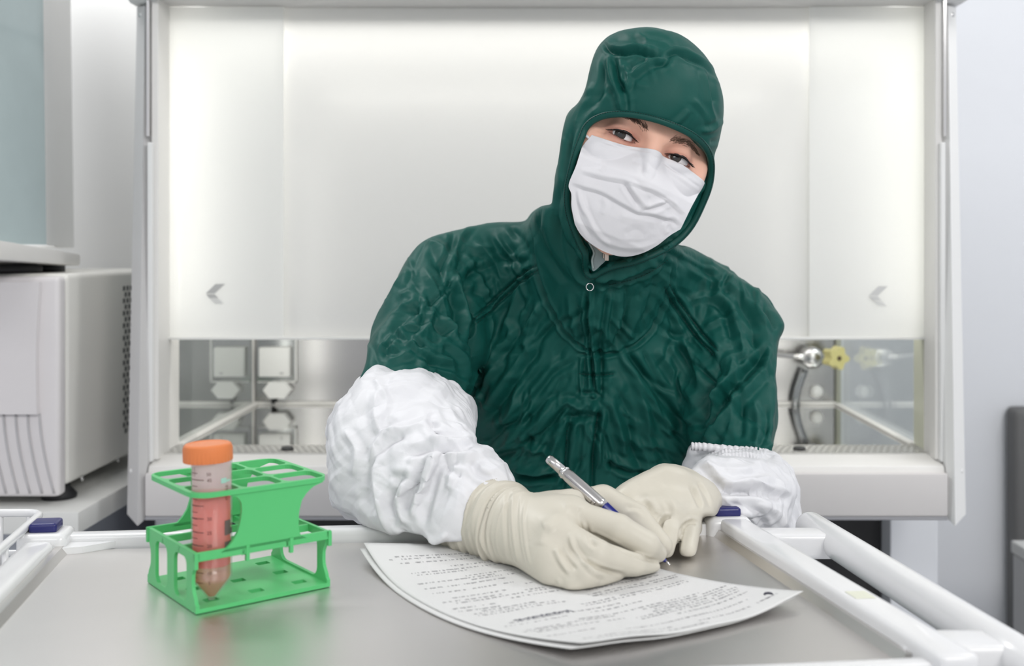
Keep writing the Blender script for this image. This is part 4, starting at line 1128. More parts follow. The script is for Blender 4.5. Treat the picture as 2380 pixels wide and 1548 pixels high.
# ---- coverall -------------------------------------------------------------------
cv = Field((-.29, .98, .43), (.33, 1.52, 1.32), .0028)
Pa = lambda x, y, d: np.array(P(x, y, d))
sR, eR = Pa(1035, 640, 1.33), Pa(905, 1060, 1.12)
sL, eL = Pa(1672, 700, 1.34), Pa(1765, 1090, 1.20)
cv.cone(Pa(1395, 740, 1.36), np.array((.075, 1.42, .50)), .105, .125, .03, sx=((1, 0, 0), .74))
cv.ell(Pa(1385, 860, 1.33), (.165, .10, .17), None, .05)
cv.cone(Pa(1090, 640, 1.345), Pa(1660, 695, 1.355), .066, .064, .04)
cv.cone(Pa(1200, 610, 1.34), Pa(1390, 560, 1.31), .055, .060, .04)
cv.cone(Pa(1600, 650, 1.34), Pa(1470, 580, 1.31), .055, .060, .04)
cv.cone(sR, eR, .068, .062, .022)
cv.cone(sL, eL, .068, .066, .022)
# hood and neck drape
cv.ell(H(-4, 40, -84), (.086, .092, .104), HA, .02)
cv.ell(H(0, -34, -72), (.090, .094, .074), HA, .03)
cv.cone(H(-4, -55, -84), Pa(1402, 640, 1.29), .077, .088, .03)
cv.cone(Pa(1330, 560, 1.26), Pa(1390, 690, 1.24), .035, .030, .04)
cv.cone(Pa(1500, 590, 1.26), Pa(1395, 690, 1.24), .035, .030, .04)
cv.trim(SIL, .007, .0012)
OPN = Outline([(1361, 316), (1368, 300), (1384, 285), (1410, 275), (1450, 272), (1490, 277), (1530, 287), (1568, 301), (1602, 318), (1627, 338), (1642, 362), (1646, 392), (1641, 430), (1626, 470), (1602, 518), (1572, 552), (1530, 580), (1470, 603), (1430, 612), (1400, 622), (1374, 636), (1368, 618), (1366, 590), (1352, 560), (1336, 520), (1326, 480), (1326, 440), (1334, 400), (1346, 356)], 4, 2, 40)
def opening(X, Y, Z):
    px, py = proj(X, Y, Z); d = OPN(px, py) * Y / F
    _, _, w = local(X, Y, Z); return np.maximum(d, (-46 - w) * .001)
cv.fn(lambda X, Y, Z: opening(X, Y, Z), H(0, -30, -20) - .17, H(0, -30, -20) + .17, .004, 'cut')
g = cv.surface(2).drop_small()
g = g.subdivide(); g.relax(2)
px, py = g.px()
# authored folds
R_, V_, S_ = 'r', 'v', 's'
ST = [
 # hood: crown seam and pulls
 ([(1404, 98), (1416, 116), (1448, 124), (1480, 120), (1532, 134)], 5, -5.5, R_), ([(1540, 132), (1572, 122), (1600, 134), (1636, 152), (1680, 188), (1719, 214)], 5, -5.5, R_),
 ([(1412, 108), (1450, 112), (1500, 108), (1545, 120)], 8, 3.0, R_), ([(1560, 112), (1610, 128), (1660, 165), (1700, 198)], 8, 3.0, R_),
 ([(1412, 130), (1422, 180), (1440, 225), (1446, 262)], 7, 4, R_), ([(1428, 135), (1434, 180), (1452, 215)], 6, -4, R_), ([(1450, 150), (1462, 185), (1452, 215)], 6, 3, R_), ([(1405, 140), (1400, 200), (1385, 240)], 7, -2.5, R_),
 ([(1545, 134), (1510, 146), (1478, 166), (1466, 180)], 7, 3.5, R_), ([(1560, 130), (1540, 148), (1520, 150)], 6, -3, R_), ([(1480, 70), (1500, 90), (1540, 100), (1560, 115)], 7, 2, R_), ([(1420, 90), (1470, 92), (1500, 105)], 7, -2, R_),
 ([(1630, 156), (1642, 200), (1650, 250), (1668, 290)], 6, 3, R_), ([(1650, 165), (1655, 210), (1662, 240)], 6, -2.5, R_), ([(1696, 205), (1697, 235), (1716, 262)], 6, -4, R_), ([(1700, 222), (1718, 240)], 6, 3.5, R_),
 ([(1716, 270), (1680, 285), (1655, 302), (1628, 304)], 6, 3.2, R_), ([(1690, 300), (1670, 325), (1650, 330)], 6, -2.5, R_), ([(1610, 230), (1640, 262), (1655, 290)], 6, 1.8, R_), ([(1566, 290), (1590, 270), (1600, 255)], 6, 1.6, R_),
 ([(1375, 190), (1366, 225), (1348, 262), (1336, 300)], 10, 2.5, R_), ([(1395, 250), (1365, 275), (1345, 320), (1335, 380)], 9, 2.5, R_), ([(1330, 300), (1322, 360), (1315, 420), (1305, 470)], 9, -3, R_), ([(1345, 300), (1330, 370), (1322, 430), (1318, 500), (1330, 560)], 8, 3, R_),
 ([(1312, 400), (1306, 450), (1300, 520), (1320, 600)], 9, 3.5, R_), ([(1300, 430), (1296, 500), (1300, 560), (1330, 640)], 9, -4, R_), ([(1655, 360), (1650, 400), (1630, 450)], 6, 2.5, R_), ([(1640, 440), (1610, 500), (1590, 530)], 6, -2.5, R_),
 # collar folds
 ([(1228, 520), (1236, 560), (1244, 620), (1262, 680), (1290, 740), (1322, 785), (1360, 812), (1400, 822), (1440, 818)], 4, -4.5, R_), ([(1440, 818), (1480, 800), (1520, 760), (1545, 700), (1558, 650), (1564, 600)], 4, -3.5, R_),
 ([(1262, 490), (1275, 540), (1300, 590), (1340, 640), (1370, 668)], 10, 4, R_), ([(1285, 500), (1310, 560), (1345, 610), (1370, 650)], 8, -5, R_), ([(1245, 510), (1260, 570), (1290, 620), (1320, 660)], 8, -3, R_),
 ([(1376, 650), (1440, 640), (1500, 618), (1556, 575)], 7, 5, R_), ([(1378, 664), (1440, 654), (1505, 634), (1560, 595)], 5, -5.5, R_), ([(1545, 600), (1520, 620), (1500, 640)], 6, 3, R_), ([(1555, 610), (1530, 640), (1515, 660)], 6, -3, R_),
 # placket
 ([(1364, 668), (1362, 720), (1368, 780), (1376, 850), (1385, 940)], 4, -4.5, R_), ([(1374, 675), (1372, 730), (1378, 800), (1386, 900)], 5, 3, R_), ([(1412, 680), (1404, 740), (1396, 800), (1402, 860)], 5, -3, R_), ([(1420, 670), (1412, 740), (1405, 800)], 6, 2.5, R_),
 ([(1440, 680), (1432, 740), (1420, 800)], 7, 3, R_), ([(1470, 670), (1456, 740), (1440, 800)], 7, -3.5, R_), ([(1500, 660), (1486, 720), (1460, 790)], 7, 3, R_), ([(1525, 650), (1508, 710), (1486, 760)], 7, -2.5, R_),
 ([(1340, 700), (1345, 760), (1358, 805)], 7, -3, R_), ([(1322, 680), (1330, 740), (1345, 790)], 7, 2.5, R_),
 ([(1340, 822), (1400, 826), (1440, 820)], 4, -3, R_), ([(1345, 868), (1390, 872), (1430, 868)], 4, -3, R_), ([(1350, 912), (1385, 915), (1400, 930)], 5, -4, R_), ([(1376, 830), (1378, 870), (1376, 920)], 4, -4, R_), ([(1398, 830), (1396, 880), (1398, 920)], 4, -3, R_), ([(1352, 830), (1348, 880), (1352, 920)], 4, 3, R_),
 ([(1302, 950), (1320, 935), (1350, 950), (1370, 940), (1392, 958)], 8, 5, R_), ([(1310, 965), (1340, 972), (1370, 965), (1395, 975)], 7, -4.5, R_),
 ([(1330, 960), (1318, 1020), (1312, 1100), (1305, 1160)], 6, -4.5, R_), ([(1345, 960), (1334, 1030), (1330, 1110)], 8, 3.5, R_), ([(1395, 940), (1385, 1010), (1378, 1080), (1375, 1160)], 5, -5, R_), ([(1408, 950), (1396, 1020), (1390, 1090)], 6, 4, R_), ([(1362, 980), (1358, 1040), (1352, 1100)], 8, 2, R_),
 # chest, image left
 ([(1245, 780), (1210, 830), (1160, 900), (1118, 960)], 10, 5, R_), ([(1255, 810), (1220, 860), (1170, 930), (1130, 985)], 8, -5, R_), ([(1300, 830), (1260, 890), (1200, 950), (1150, 1000)], 11, 4.5, R_), ([(1310, 870), (1270, 930), (1215, 990)], 8, -4.5, R_),
 ([(1255, 700), (1235, 760), (1215, 810)], 8, 3.5, R_), ([(1230, 690), (1210, 760), (1190, 800), (1160, 850)], 8, -3, R_), ([(1210, 660), (1190, 720), (1160, 780)], 8, 3, R_), ([(1180, 700), (1160, 760), (1130, 820)], 9, -3, R_), ([(1290, 940), (1240, 990), (1180, 1030), (1130, 1040)], 12, 5, R_), ([(1300, 970), (1250, 1020), (1190, 1052), (1140, 1050)], 9, -5.5, R_),
 ([(1105, 1035), (1160, 1045), (1220, 1040), (1290, 1060)], 7, 4, R_), ([(1120, 1060), (1180, 1066), (1240, 1060)], 7, -4, R_), ([(1300, 1010), (1280, 1060), (1230, 1100)], 10, 4, R_), ([(1195, 1105), (1240, 1112), (1290, 1108)], 7, -7, R_), ([(1190, 1092), (1250, 1096), (1300, 1092)], 8, 5, R_),
 ([(1120, 860), (1100, 900), (1092, 920)], 9, -4, R_), ([(1150, 850), (1120, 890), (1108, 940)], 8, 3, R_),
 # chest, image right
 ([(1440, 830), (1480, 880), (1530, 950), (1560, 1020)], 10, 4.5, R_), ([(1455, 820), (1510, 880), (1560, 950), (1590, 1010)], 9, -4.5, R_), ([(1470, 880), (1500, 950), (1510, 1030), (1530, 1100)], 10, 5, R_), ([(1485, 860), (1530, 930), (1545, 1000)], 8, -3.5, R_), ([(1430, 900), (1460, 960), (1470, 1040), (1500, 1110)], 10, -4.5, R_), ([(1415, 920), (1440, 990), (1450, 1060)], 9, 4, R_),
 ([(1525, 810), (1570, 870), (1610, 930)], 9, 3.5, R_), ([(1520, 900), (1560, 960), (1600, 990), (1640, 960)], 8, -3, R_), ([(1560, 760), (1590, 830), (1620, 880)], 8, -3, R_), ([(1600, 800), (1620, 850), (1640, 900)], 9, 3, R_), ([(1405, 1060), (1460, 1080), (1520, 1090), (1560, 1080)], 7, 4, R_), ([(1410, 1078), (1460, 1098), (1520, 1108)], 6, -5, R_),
 ([(1420, 1000), (1480, 1030), (1540, 1036), (1590, 1060)], 9, 3, R_), ([(1560, 1000), (1600, 1040), (1605, 1080)], 9, -5, R_),
 # raglan seams
 ([(1246, 615), (1210, 640), (1165, 680), (1130, 715), (1098, 745)], 3.5, -3, R_), ([(1250, 628), (1214, 653), (1170, 693), (1135, 728), (1104, 756)], 3.5, -3, R_), ([(1250, 621), (1213, 646), (1168, 686), (1133, 721), (1101, 750)], 3.5, 2, R_),
 ([(1545, 668), (1560, 700), (1585, 735), (1620, 785), (1660, 828)], 3.5, -3, R_), ([(1556, 660), (1572, 692), (1598, 728), (1632, 775), (1672, 818)], 3.5, -3, R_), ([(1550, 664), (1566, 696), (1591, 732), (1626, 780), (1666, 823)], 3.5, 2, R_),
 # arm, image left
 ([(1092, 650), (1106, 760), (1112, 860), (1106, 925)], 15, -9, R_), ([(1655, 860), (1640, 930), (1618, 1005)], 13, -7, R_),
 ([(990, 560), (1030, 580), (1070, 640), (1085, 720), (1095, 790)], 12, 6, R_), ([(1050, 600), (1080, 660), (1100, 740), (1110, 820), (1105, 890)], 9, -8, R_), ([(1000, 600), (1040, 650), (1060, 720), (1070, 790)], 8, -4, R_), ([(985, 620), (1020, 690), (1040, 750), (1062, 780)], 9, 5, R_),
 ([(1000, 740), (1030, 770), (1070, 775)], 7, -5, R_), ([(985, 720), (1020, 745), (1050, 770), (1080, 780)], 8, 5, R_), ([(960, 700), (930, 720), (895, 760), (875, 790)], 9, 4, R_), ([(975, 715), (935, 745), (905, 790), (890, 840)], 8, -3.5, R_), ([(880, 805), (930, 810), (970, 795)], 7, 3, R_), ([(900, 840), (950, 820), (985, 770), (1010, 760)], 8, 3, R_), ([(985, 800), (1030, 830), (1060, 870)], 9, 4, R_), ([(975, 820), (1010, 850), (1040, 890)], 8, -4, R_), ([(1040, 790), (1075, 830), (1090, 890)], 8, 4, R_),
 ([(950, 640), (975, 690), (960, 730)], 8, -3, R_), ([(930, 690), (960, 680), (990, 700)], 7, 3, R_), ([(1100, 560), (1150, 610), (1165, 650)], 8, 3.5, R_), ([(1140, 545), (1160, 590), (1200, 610), (1230, 600)], 8, -3.5, R_), ([(1080, 590), (1110, 640), (1130, 690)], 7, 3.5, R_), ([(1060, 560), (1110, 580), (1150, 575)], 8, 2.5, R_), ([(1180, 640), (1150, 660), (1110, 700)], 8, 2, R_), ([(1120, 620), (1090, 640), (1078, 690)], 8, -4, R_), ([(1185, 530), (1215, 560), (1235, 600)], 7, -2.5, R_),
 # arm, image right
 ([(1625, 1015), (1660, 960), (1700, 900), (1750, 850), (1790, 800)], 9, -6.5, R_), ([(1640, 1025), (1690, 960), (1740, 900), (1790, 850)], 10, 5.5, R_), ([(1640, 940), (1690, 880), (1700, 830)], 10, 6, R_), ([(1612, 1000), (1645, 940), (1660, 870), (1680, 820)], 8, -5, R_),
 ([(1740, 690), (1770, 740), (1785, 800), (1780, 860)], 9, 4, R_), ([(1710, 690), (1745, 750), (1755, 820)], 9, -4, R_), ([(1770, 720), (1795, 745), (1806, 765)], 7, -4, R_), ([(1690, 720), (1720, 780), (1725, 840)], 9, 3.5, R_), ([(1650, 690), (1690, 740), (1700, 800)], 9, -3, R_),
 ([(1590, 620), (1640, 650), (1690, 660), (1740, 690)], 8, 2.5, R_), ([(1580, 600), (1630, 625), (1680, 655)], 7, -2.2, R_), ([(1600, 700), (1640, 690), (1690, 700)], 8, 2.5, R_), ([(1640, 760), (1680, 740), (1720, 735)], 7, 2.5, R_), ([(1700, 880), (1705, 950), (1690, 1010)], 9, 3.5, R_), ([(1720, 900), (1725, 970), (1720, 1020)], 8, -3, R_), ([(1750, 930), (1760, 980), (1755, 1030)], 8, 3, R_), ([(1780, 940), (1785, 1000), (1770, 1035)], 8, -3, R_), ([(1660, 960), (1665, 1010), (1680, 1030)], 8, -3, R_),
]
rs = random.Random(11)
def flow(x, y):
    if y < 560: return None
    if x < 1100 and y < 1000: return rs.choice([1.1, 1.9, 2.3, .6])
    if x > 1640: return rs.choice([1.0, 1.5, 2.2, .5])
    if x < 1370: return 2.15 if y > 700 else rs.choice([2.3, 1.0])
    return 1.05 if y > 800 else rs.choice([1.9, 1.2, .6])
for i in range(230):
    x, y = rs.uniform(860, 1800), rs.uniform(530, 1140)
    a = flow(x, y)
    if a is None: continue
    a += rs.gauss(0, .28); L = rs.uniform(30, 100); c = rs.gauss(0, .3)
    p = [(x + t * L * math.cos(a + c * t), y + t * L * math.sin(a + c * t)) for t in (-1, -.5, 0, .5, 1)]
    ST.append((p, rs.uniform(4.5, 10), rs.choice([-1, 1]) * rs.uniform(1.0, 3.2), R_))
for i in range(55):
    x, y = rs.uniform(1300, 1720), rs.uniform(70, 620)
    if abs(x - 1500) < 120 and 260 < y: continue
    a = (2.0 if x < 1420 else 1.1) if y > 240 else rs.choice([.3, 2.8, 1.5, .8]); a += rs.gauss(0, .3); L = rs.uniform(28, 60)
    ST.append(([(x + t * L * math.cos(a), y + t * L * math.sin(a)) for t in (-1, 0, 1)], rs.uniform(4, 7), rs.choice([-1, 1]) * rs.uniform(.4, .9), R_))
q1 = vnoise(g.V * 11 + 3, 1); q2 = vnoise(g.V * 24 + 9, 2); q3 = vnoise(g.V * 55, 3)
ho = np.clip((py - 560) / 80, .25, 1)
g.push(ho * ((1 - np.abs(2 * q1 - 1)) * .008 - .004 + (1 - np.abs(2 * q2 - 1)) * .0016 - .0008))
facets(g, [(8, .0034, 4), (18, .0009, 3)], 3, .05)
g.relax(1)
g.strokes(ST, 1.3)
# stitched puckers along the hood hem and seams
def hem_px(off):
    return [(p[0], p[1]) for p in OPN.q]
_m = g.facing() > .12; cover_V = g.V[_m][::2]; cover_px = np.stack(g.px(), 1)[_m][::2]; cover_fc = np.ones(len(cover_V), bool)
cov = link('hooded_coverall', g.mesh('hooded_coverall'), SUIT, person, True)
def dep(px, py, V=None, PX=None, fc=None, r=9):
    V = cover_V if V is None else V; PX = cover_px if PX is None else PX; fc = cover_fc if fc is None else fc
    for rr in (r, r * 2, r * 4, r * 8):
        m = fc & (np.abs(PX[:, 0] - px) < rr) & (np.abs(PX[:, 1] - py) < rr)
        if m.any():
            y = V[m, 1]; return float(np.percentile(y, 20)) if len(y) > 3 else float(y.min())
    return 1.2
# hem band round the face opening: a soft tape following the edge, with stitches
def offset_loop(q, o):
    t = np.roll(q, -1, 0) - np.roll(q, 1, 0); t /= np.linalg.norm(t, axis=1)[:, None] + 1e-9
    return q + np.stack([t[:, 1], -t[:, 0]], 1) * o
q = OPN.q
area_s = np.sum(q[:, 0] * np.roll(q[:, 1], -1) - np.roll(q[:, 0], -1) * q[:, 1]); sgn = 1 if area_s > 0 else -1
dl0 = np.array([dep(*p, r=14) for p in offset_loop(q, sgn * 14)])
for _ in range(6): dl0 = (np.roll(dl0, 1) + dl0 * 2 + np.roll(dl0, -1)) / 4
sel = [i for i in range(len(q)) if not (q[i][1] > 560 and q[i][0] < 1420 and False)]
mb = MB(); rows = []
for o, lift in ((-1.0, .004), (-.5, -.0012), (2, -.0026), (8, -.0031), (14, -.0025), (16, .0012)):
    L = offset_loop(q, sgn * o); rows.append([mb.bm.verts.new(P(L[i][0], L[i][1], dl0[i] + lift)) for i in range(len(L))])
for a, b in zip(rows, rows[1:]):
    for i in range(len(a)): j = (i + 1) % len(a); mb.bm.faces.new((a[i], a[j], b[j], b[i]))
mb.build('face_opening_hem', HEM, cov, True)
STI = mat('green_thread', (.0015, .022, .018), .6)
def stitches(path, lift, m=STI, step=7.0, ln=.62, par=cov, r=.00034, dl=None, name='stitching'):
    mb = MB(); p = np.array(path, float); seg = np.linalg.norm(np.diff(p, axis=0), axis=1); cum = np.concatenate([[0], np.cumsum(seg)]); s = 0
    while s + step * ln < cum[-1]:
        e = []
        for t in (s, s + step * ln):
            i = min(np.searchsorted(cum, t, 'right') - 1, len(seg) - 1); f = (t - cum[i]) / (seg[i] + 1e-9); xy = p[i] * (1 - f) + p[i + 1] * f
            d = dep(xy[0], xy[1], r=7) if dl is None else dl[i] * (1 - f) + dl[min(i + 1, len(dl) - 1)] * f
            e.append(P(xy[0], xy[1], d - lift))
        mb.tube([e[0], e[1]], r, 5); s += step
    return mb.build(name, m, par)
lo = offset_loop(q, sgn * 13.4); stitches(np.vstack([lo, lo[:1]]), .0028, step=6, dl=np.append(dl0, dl0[0]))
for pth in ([(1246, 615), (1210, 640), (1165, 680), (1130, 715), (1098, 745)], [(1250, 628), (1214, 653), (1170, 693), (1135, 728), (1104, 756)], [(1545, 668), (1560, 700), (1585, 735), (1620, 785), (1660, 828)], [(1556, 660), (1572, 692), (1598, 728), (1632, 775), (1672, 818)],
            [(1318, 1000), (1314, 1060), (1308, 1120)], [(1390, 960), (1380, 1030), (1376, 1110)], [(1345, 868), (1390, 872), (1430, 868)], [(1415, 662), (1470, 650), (1520, 628), (1555, 602)]):
    stitches(catmull(pth, 6, False), .0004)
# snap ring, inner collar flap and zip pull
d0 = dep(1371, 667)
MB().tube([P(1371 + 8.5 * math.cos(a), 667 + 8.5 * math.sin(a), d0 - .002) for a in np.linspace(0, 2 * math.pi, 28)[:-1]], .0006, 8, closed=True).build('snap_ring', CHROME, cov, True)
GRYC = mat('grey_collar', (.24, .30, .30), .55, bump=[(600, .2, .0005, 2)])
fl = [(1366, 556), (1376, 549), (1402, 556), (1418, 575), (1412, 600), (1398, 615), (1378, 630), (1374, 600), (1378, 588)]
cz_ = min(dep(1395, 640), dep(1370, 630)) - .0085
mb = MB(); 
def flap(pts, d, thick, tilt=0):
    f = [P(x, y, d + tilt * (x - 1370) * .0004) for x, y in pts]; b = [P(x, y, d + thick + tilt * (x - 1370) * .0004) for x, y in pts]
    va = [mb.bm.verts.new(v) for v in f]; vb = [mb.bm.verts.new(v) for v in b]
    mb.bm.faces.new(va); mb.bm.faces.new(vb[::-1])
    for i in range(len(va)): j = (i + 1) % len(va); mb.bm.faces.new((va[i], vb[i], vb[j], va[j]))
flap(catmull(fl, 4), cz_, .0022, 0); inner = mb.build('inner_collar', GRYC, cov, auto=40)
inner.data  # grey lining flap
MB().tube([P(x, y, cz_ - .0012) for x, y in catmull([(1376, 551), (1368, 561), (1380, 586), (1376, 604), (1379, 624)], 5, False)], .0011, 8).build('collar_piping', mat('piping_grey', (.34, .42, .41), .5), inner, True)
MB().box((-.0022, -.001, -.008), (.0022, .001, .006), Matrix.Translation(P(1410, 588, cz_ - .002)), bev=.0006).tube([P(1408, 575, cz_ - .003), P(1404, 584, cz_ - .004), P(1402, 600, cz_ - .003)], .0009, 8).build('zip_pull', mat('brass_zip', (.52, .43, .36), .25, 1.0), cov, auto=40)

# ---- face mask ------------------------------------------------------------------
TLp, TRp = [(1364, 314), (1378, 319), (1410, 329), (1450, 338), (1490, 343), (1521, 349), (1540, 363), (1570, 385), (1600, 406), (1634, 430)], None
top_e = catmull(TLp, 6, False)
bot_e = catmull([(1336, 520), (1350, 545), (1375, 568), (1410, 588), (1450, 597), (1490, 590), (1525, 572), (1556, 548), (1582, 532)], 6, False)
left_e = catmull([(1364, 314), (1352, 340), (1338, 385), (1321, 428), (1327, 450), (1328, 480), (1336, 520)], 6, False)
right_e = catmull([(1634, 430), (1622, 455), (1608, 480), (1594, 508), (1582, 532)], 6, False)
def resamp(e, n):
    c = np.concatenate([[0], np.cumsum(np.linalg.norm(np.diff(e, axis=0), axis=1))]); t = np.linspace(0, c[-1], n); return np.stack([np.interp(t, c, e[:, 0]), np.interp(t, c, e[:, 1])], 1)
NU, NV = 150, 130
T, B_e, Le, Re = resamp(top_e, NU), resamp(bot_e, NU), resamp(left_e, NV), resamp(right_e, NV)
s_ = np.linspace(0, 1, NU)[None, :, None]; t_v = np.linspace(0, 1, NV)[:, None, None]
G = (1 - t_v) * T[None] + t_v * B_e[None] + (1 - s_) * Le[:, None] + s_ * Re[:, None] - ((1 - s_) * (1 - t_v) * T[0] + s_ * (1 - t_v) * T[-1] + (1 - s_) * t_v * B_e[0] + s_ * t_v * B_e[-1])
def wmask(u, v):
    c = np.interp(-v, [-5, 2, 8, 20, 36, 48, 62, 80, 98, 114], [3, 5, 9, 17, 27, 27.5, 24, 20, 13, -2])
    nose = np.interp(-v, [-5, 10, 36, 60, 110], [13, 20, 36, 48, 60])
    au = np.sqrt(u * u + 16) - 4
    return c - 24 * (au / nose) ** 1.5 / (1 + .30 * (au / nose) ** 1.5) 
def mpoint(pxy):
    d = np.full(len(pxy), 1.10)
    for _ in range(14):
        X = (pxy[:, 0] - CX) / F * d; Z = CZ - (pxy[:, 1] - CY) / F * d; u, v, w = local(X, d, Z); d = d + (w - wmask(u, v)) * .001 * .8
    return d
flat = G.reshape(-1, 2); dm = mpoint(flat)
X = (flat[:, 0] - CX) / F * dm; Z = CZ - (flat[:, 1] - CY) / F * dm
Vm = np.stack([X, dm, Z], 1)
idx = np.arange(NU * NV).reshape(NV, NU)
Qm = np.stack([idx[:-1, :-1], idx[:-1, 1:], idx[1:, 1:], idx[1:, :-1]], -1).reshape(-1, 4)
gm = Geo(Vm, Qm)
# keep it just outside the skin
for i in range(len(gm.V)):
    o = Vector(gm.V[i]); hit = bvh.ray_cast(o - Vector(FW) * -.05, Vector(-FW), .12)
    if hit[0] is not None:
        gap = (o - hit[0]).dot(Vector(FW))
        if gap < .0022: gm.V[i] += FW * (.0022 - gap)
gm.relax(3)
nrm = gm.normals(); sg_ = 1 if (nrm[len(nrm) // 2] @ FW) > 0 else -1
if sg_ < 0: gm = Geo(gm.V, gm.Q[:, ::-1])
MST = [
 ([(1350, 401), (1400, 414), (1452, 424), (1490, 436), (1521, 447), (1556, 470), (1588, 499)], 9, 2.6, S_),
 ([(1328, 427), (1360, 438), (1398, 449), (1447, 476), (1482, 495), (1509, 498), (1545, 508), (1574, 517)], 9, 2.6, S_),
 ([(1449, 426), (1462, 446), (1484, 478)], 5, -2.6, R_), ([(1462, 426), (1482, 450), (1500, 480)], 8, 2.6, R_), ([(1556, 470), (1530, 482), (1490, 490)], 5, -1.8, R_), ([(1500, 482), (1530, 470), (1560, 476)], 7, 1.6, R_),
 ([(1350, 450), (1365, 500), (1390, 545), (1420, 570)], 5, 1.4, R_), ([(1337, 460), (1350, 510), (1378, 556)], 5, -1.3, R_), ([(1344, 440), (1348, 470), (1362, 500)], 4, 1.3, R_),
 ([(1400, 555), (1440, 572), (1490, 574), (1530, 560)], 6, 1.0, R_), ([(1395, 330), (1440, 342), (1490, 350), (1515, 354)], 3, -.9, R_), ([(1530, 372), (1560, 392), (1600, 418), (1625, 436)], 3, -.9, R_),
 ([(1372, 326), (1420, 340), (1470, 350), (1515, 362), (1545, 388), (1590, 420), (1622, 444)], 4, .8, R_),
 ([(1470, 372), (1490, 385), (1492, 405)], 6, -1.2, R_), ([(1505, 378), (1520, 392), (1540, 400)], 6, -1.3, R_), ([(1390, 372), (1400, 386), (1394, 400)], 6, .8, R_), ([(1500, 360), (1510, 380), (1500, 400)], 6, 1.0, R_), ([(1400, 460), (1408, 478), (1400, 500)], 6, .8, R_), ([(1540, 520), (1560, 512), (1576, 528)], 5, -1.4, R_), ([(1550, 545), (1545, 525), (1556, 510)], 6, 1.2, R_), ([(1440, 500), (1480, 510), (1530, 520)], 9, 1.0, R_), ([(1450, 545), (1480, 535), (1500, 550)], 8, -.8, R_),
]
gm.strokes(MST, 1.0)
mk_me = gm.mesh('face_mask'); mk = link('face_mask', mk_me, MASK, person, True)
md = mk.modifiers.new('thickness', 'SOLIDIFY'); md.thickness = .0006; md.offset = 1
# pressed dots along the side seams
mask_px = np.stack(gm.px(), 1); mfc = np.ones(len(gm.V), bool)
mb = MB()
for k in range(70):
    t = k / 69
    for o in (5, 11, 17, 23):
        for e, sd in ((left_e, 1), (right_e, -1)):
            p = resamp(e, 70)[k] + np.array([sd * (o + (k % 2) * 3) * .92, sd * (o) * .36])
            if rs.random() < .35: continue
            i = np.argmin(((mask_px - p) ** 2).sum(1)); c = Vector(gm.V[i]) + Vector((0, -.00025, 0))
            vs = [mb.bm.verts.new(c + Vector((dx * .00028, 0, dz * .00028))) for dx, dz in ((-1, -1), (1, -1), (1, 1), (-1, 1))]; mb.bm.faces.new(vs)
mb.build('pressed_seam_dots', mat('seam_dot', (.62, .61, .63), .6), mk)
MB().tube([P(1368, 320, dep(1364, 318, gm.V, mask_px, mfc) - .0005), P(1359, 313, 1.128), P(1358, 322, 1.135), P(1352, 345, 1.16)], .0013, 10).build('ear_loop', MASK, mk, True)
# ---- sleeve covers and gloves -----------------------------------------------------
def crumple(g, amps, warp=.03, seed=0):
    wv = np.stack([vnoise(g.V * 14 + k * 7.3, seed + k) for k in range(3)], 1) - .5
    base = g.V + wv * warp; d = 0
    for i, (sc, a) in enumerate(amps):
        n = vnoise(base * sc + i * 3.7, seed + 10 + i); m = vnoise(base * sc * .9 + 50 + i, seed + 30 + i)
        d = d + a * ((1 - np.abs(2 * n - 1)) * .6 + np.abs(2 * m - 1) * .5 - .5)
    g.push(d)
def table_trim(f, z, ymax):
    def fn(X, Y, Z): return np.where(Y < ymax, z - Z, z - Z - (Y - ymax) * 1.1).astype(np.float32)
    f.fn(fn, op='trim', k=.004)
SLR = Outline([(866, 864), (876, 860), (905, 868), (950, 872), (1000, 884), (1050, 898), (1084, 918), (1100, 950), (1104, 990), (1100, 1034), (1130, 1046), (1162, 1066), (1186, 1098), (1194, 1128), (1180, 1160), (1130, 1230), (1090, 1275), (1045, 1289), (1000, 1284), (950, 1268), (900, 1246), (852, 1222), (812, 1196), (784, 1166), (775, 1120), (769, 1060), (772, 1000), (785, 962), (812, 925), (836, 896)], 4)
sl = Field((-.30, .90, .79), (.03, 1.26, .99), .0022)
sl.cone(Pa(965, 925, 1.175), Pa(890, 1050, 1.10), .068, .083, .02)
sl.cone(Pa(1020, 960, 1.15), Pa(960, 1060, 1.09), .050, .06, .03)
sl.cone(Pa(890, 1070, 1.09), Pa(1010, 1150, 1.01), .080, .060, .03)
sl.cone(Pa(1000, 1120, 1.03), Pa(1120, 1140, .975), .055, .038, .03)
sl.cone(Pa(1000, 1180, 1.00), Pa(1080, 1210, .955), .045, .034, .03)
sl.trim(SLR, .012, .001)
table_trim(sl, .8125, 1.03)
g = sl.surface(2).drop_small()
g = g.subdivide(); g.relax(2)
crumple(g, [(11, .008), (30, .0015)], .05, 40)
facets(g, [(9, .0040, 3), (18, .0034, 4), (38, .0020, 5), (75, .0009, 5)], 21, .03)
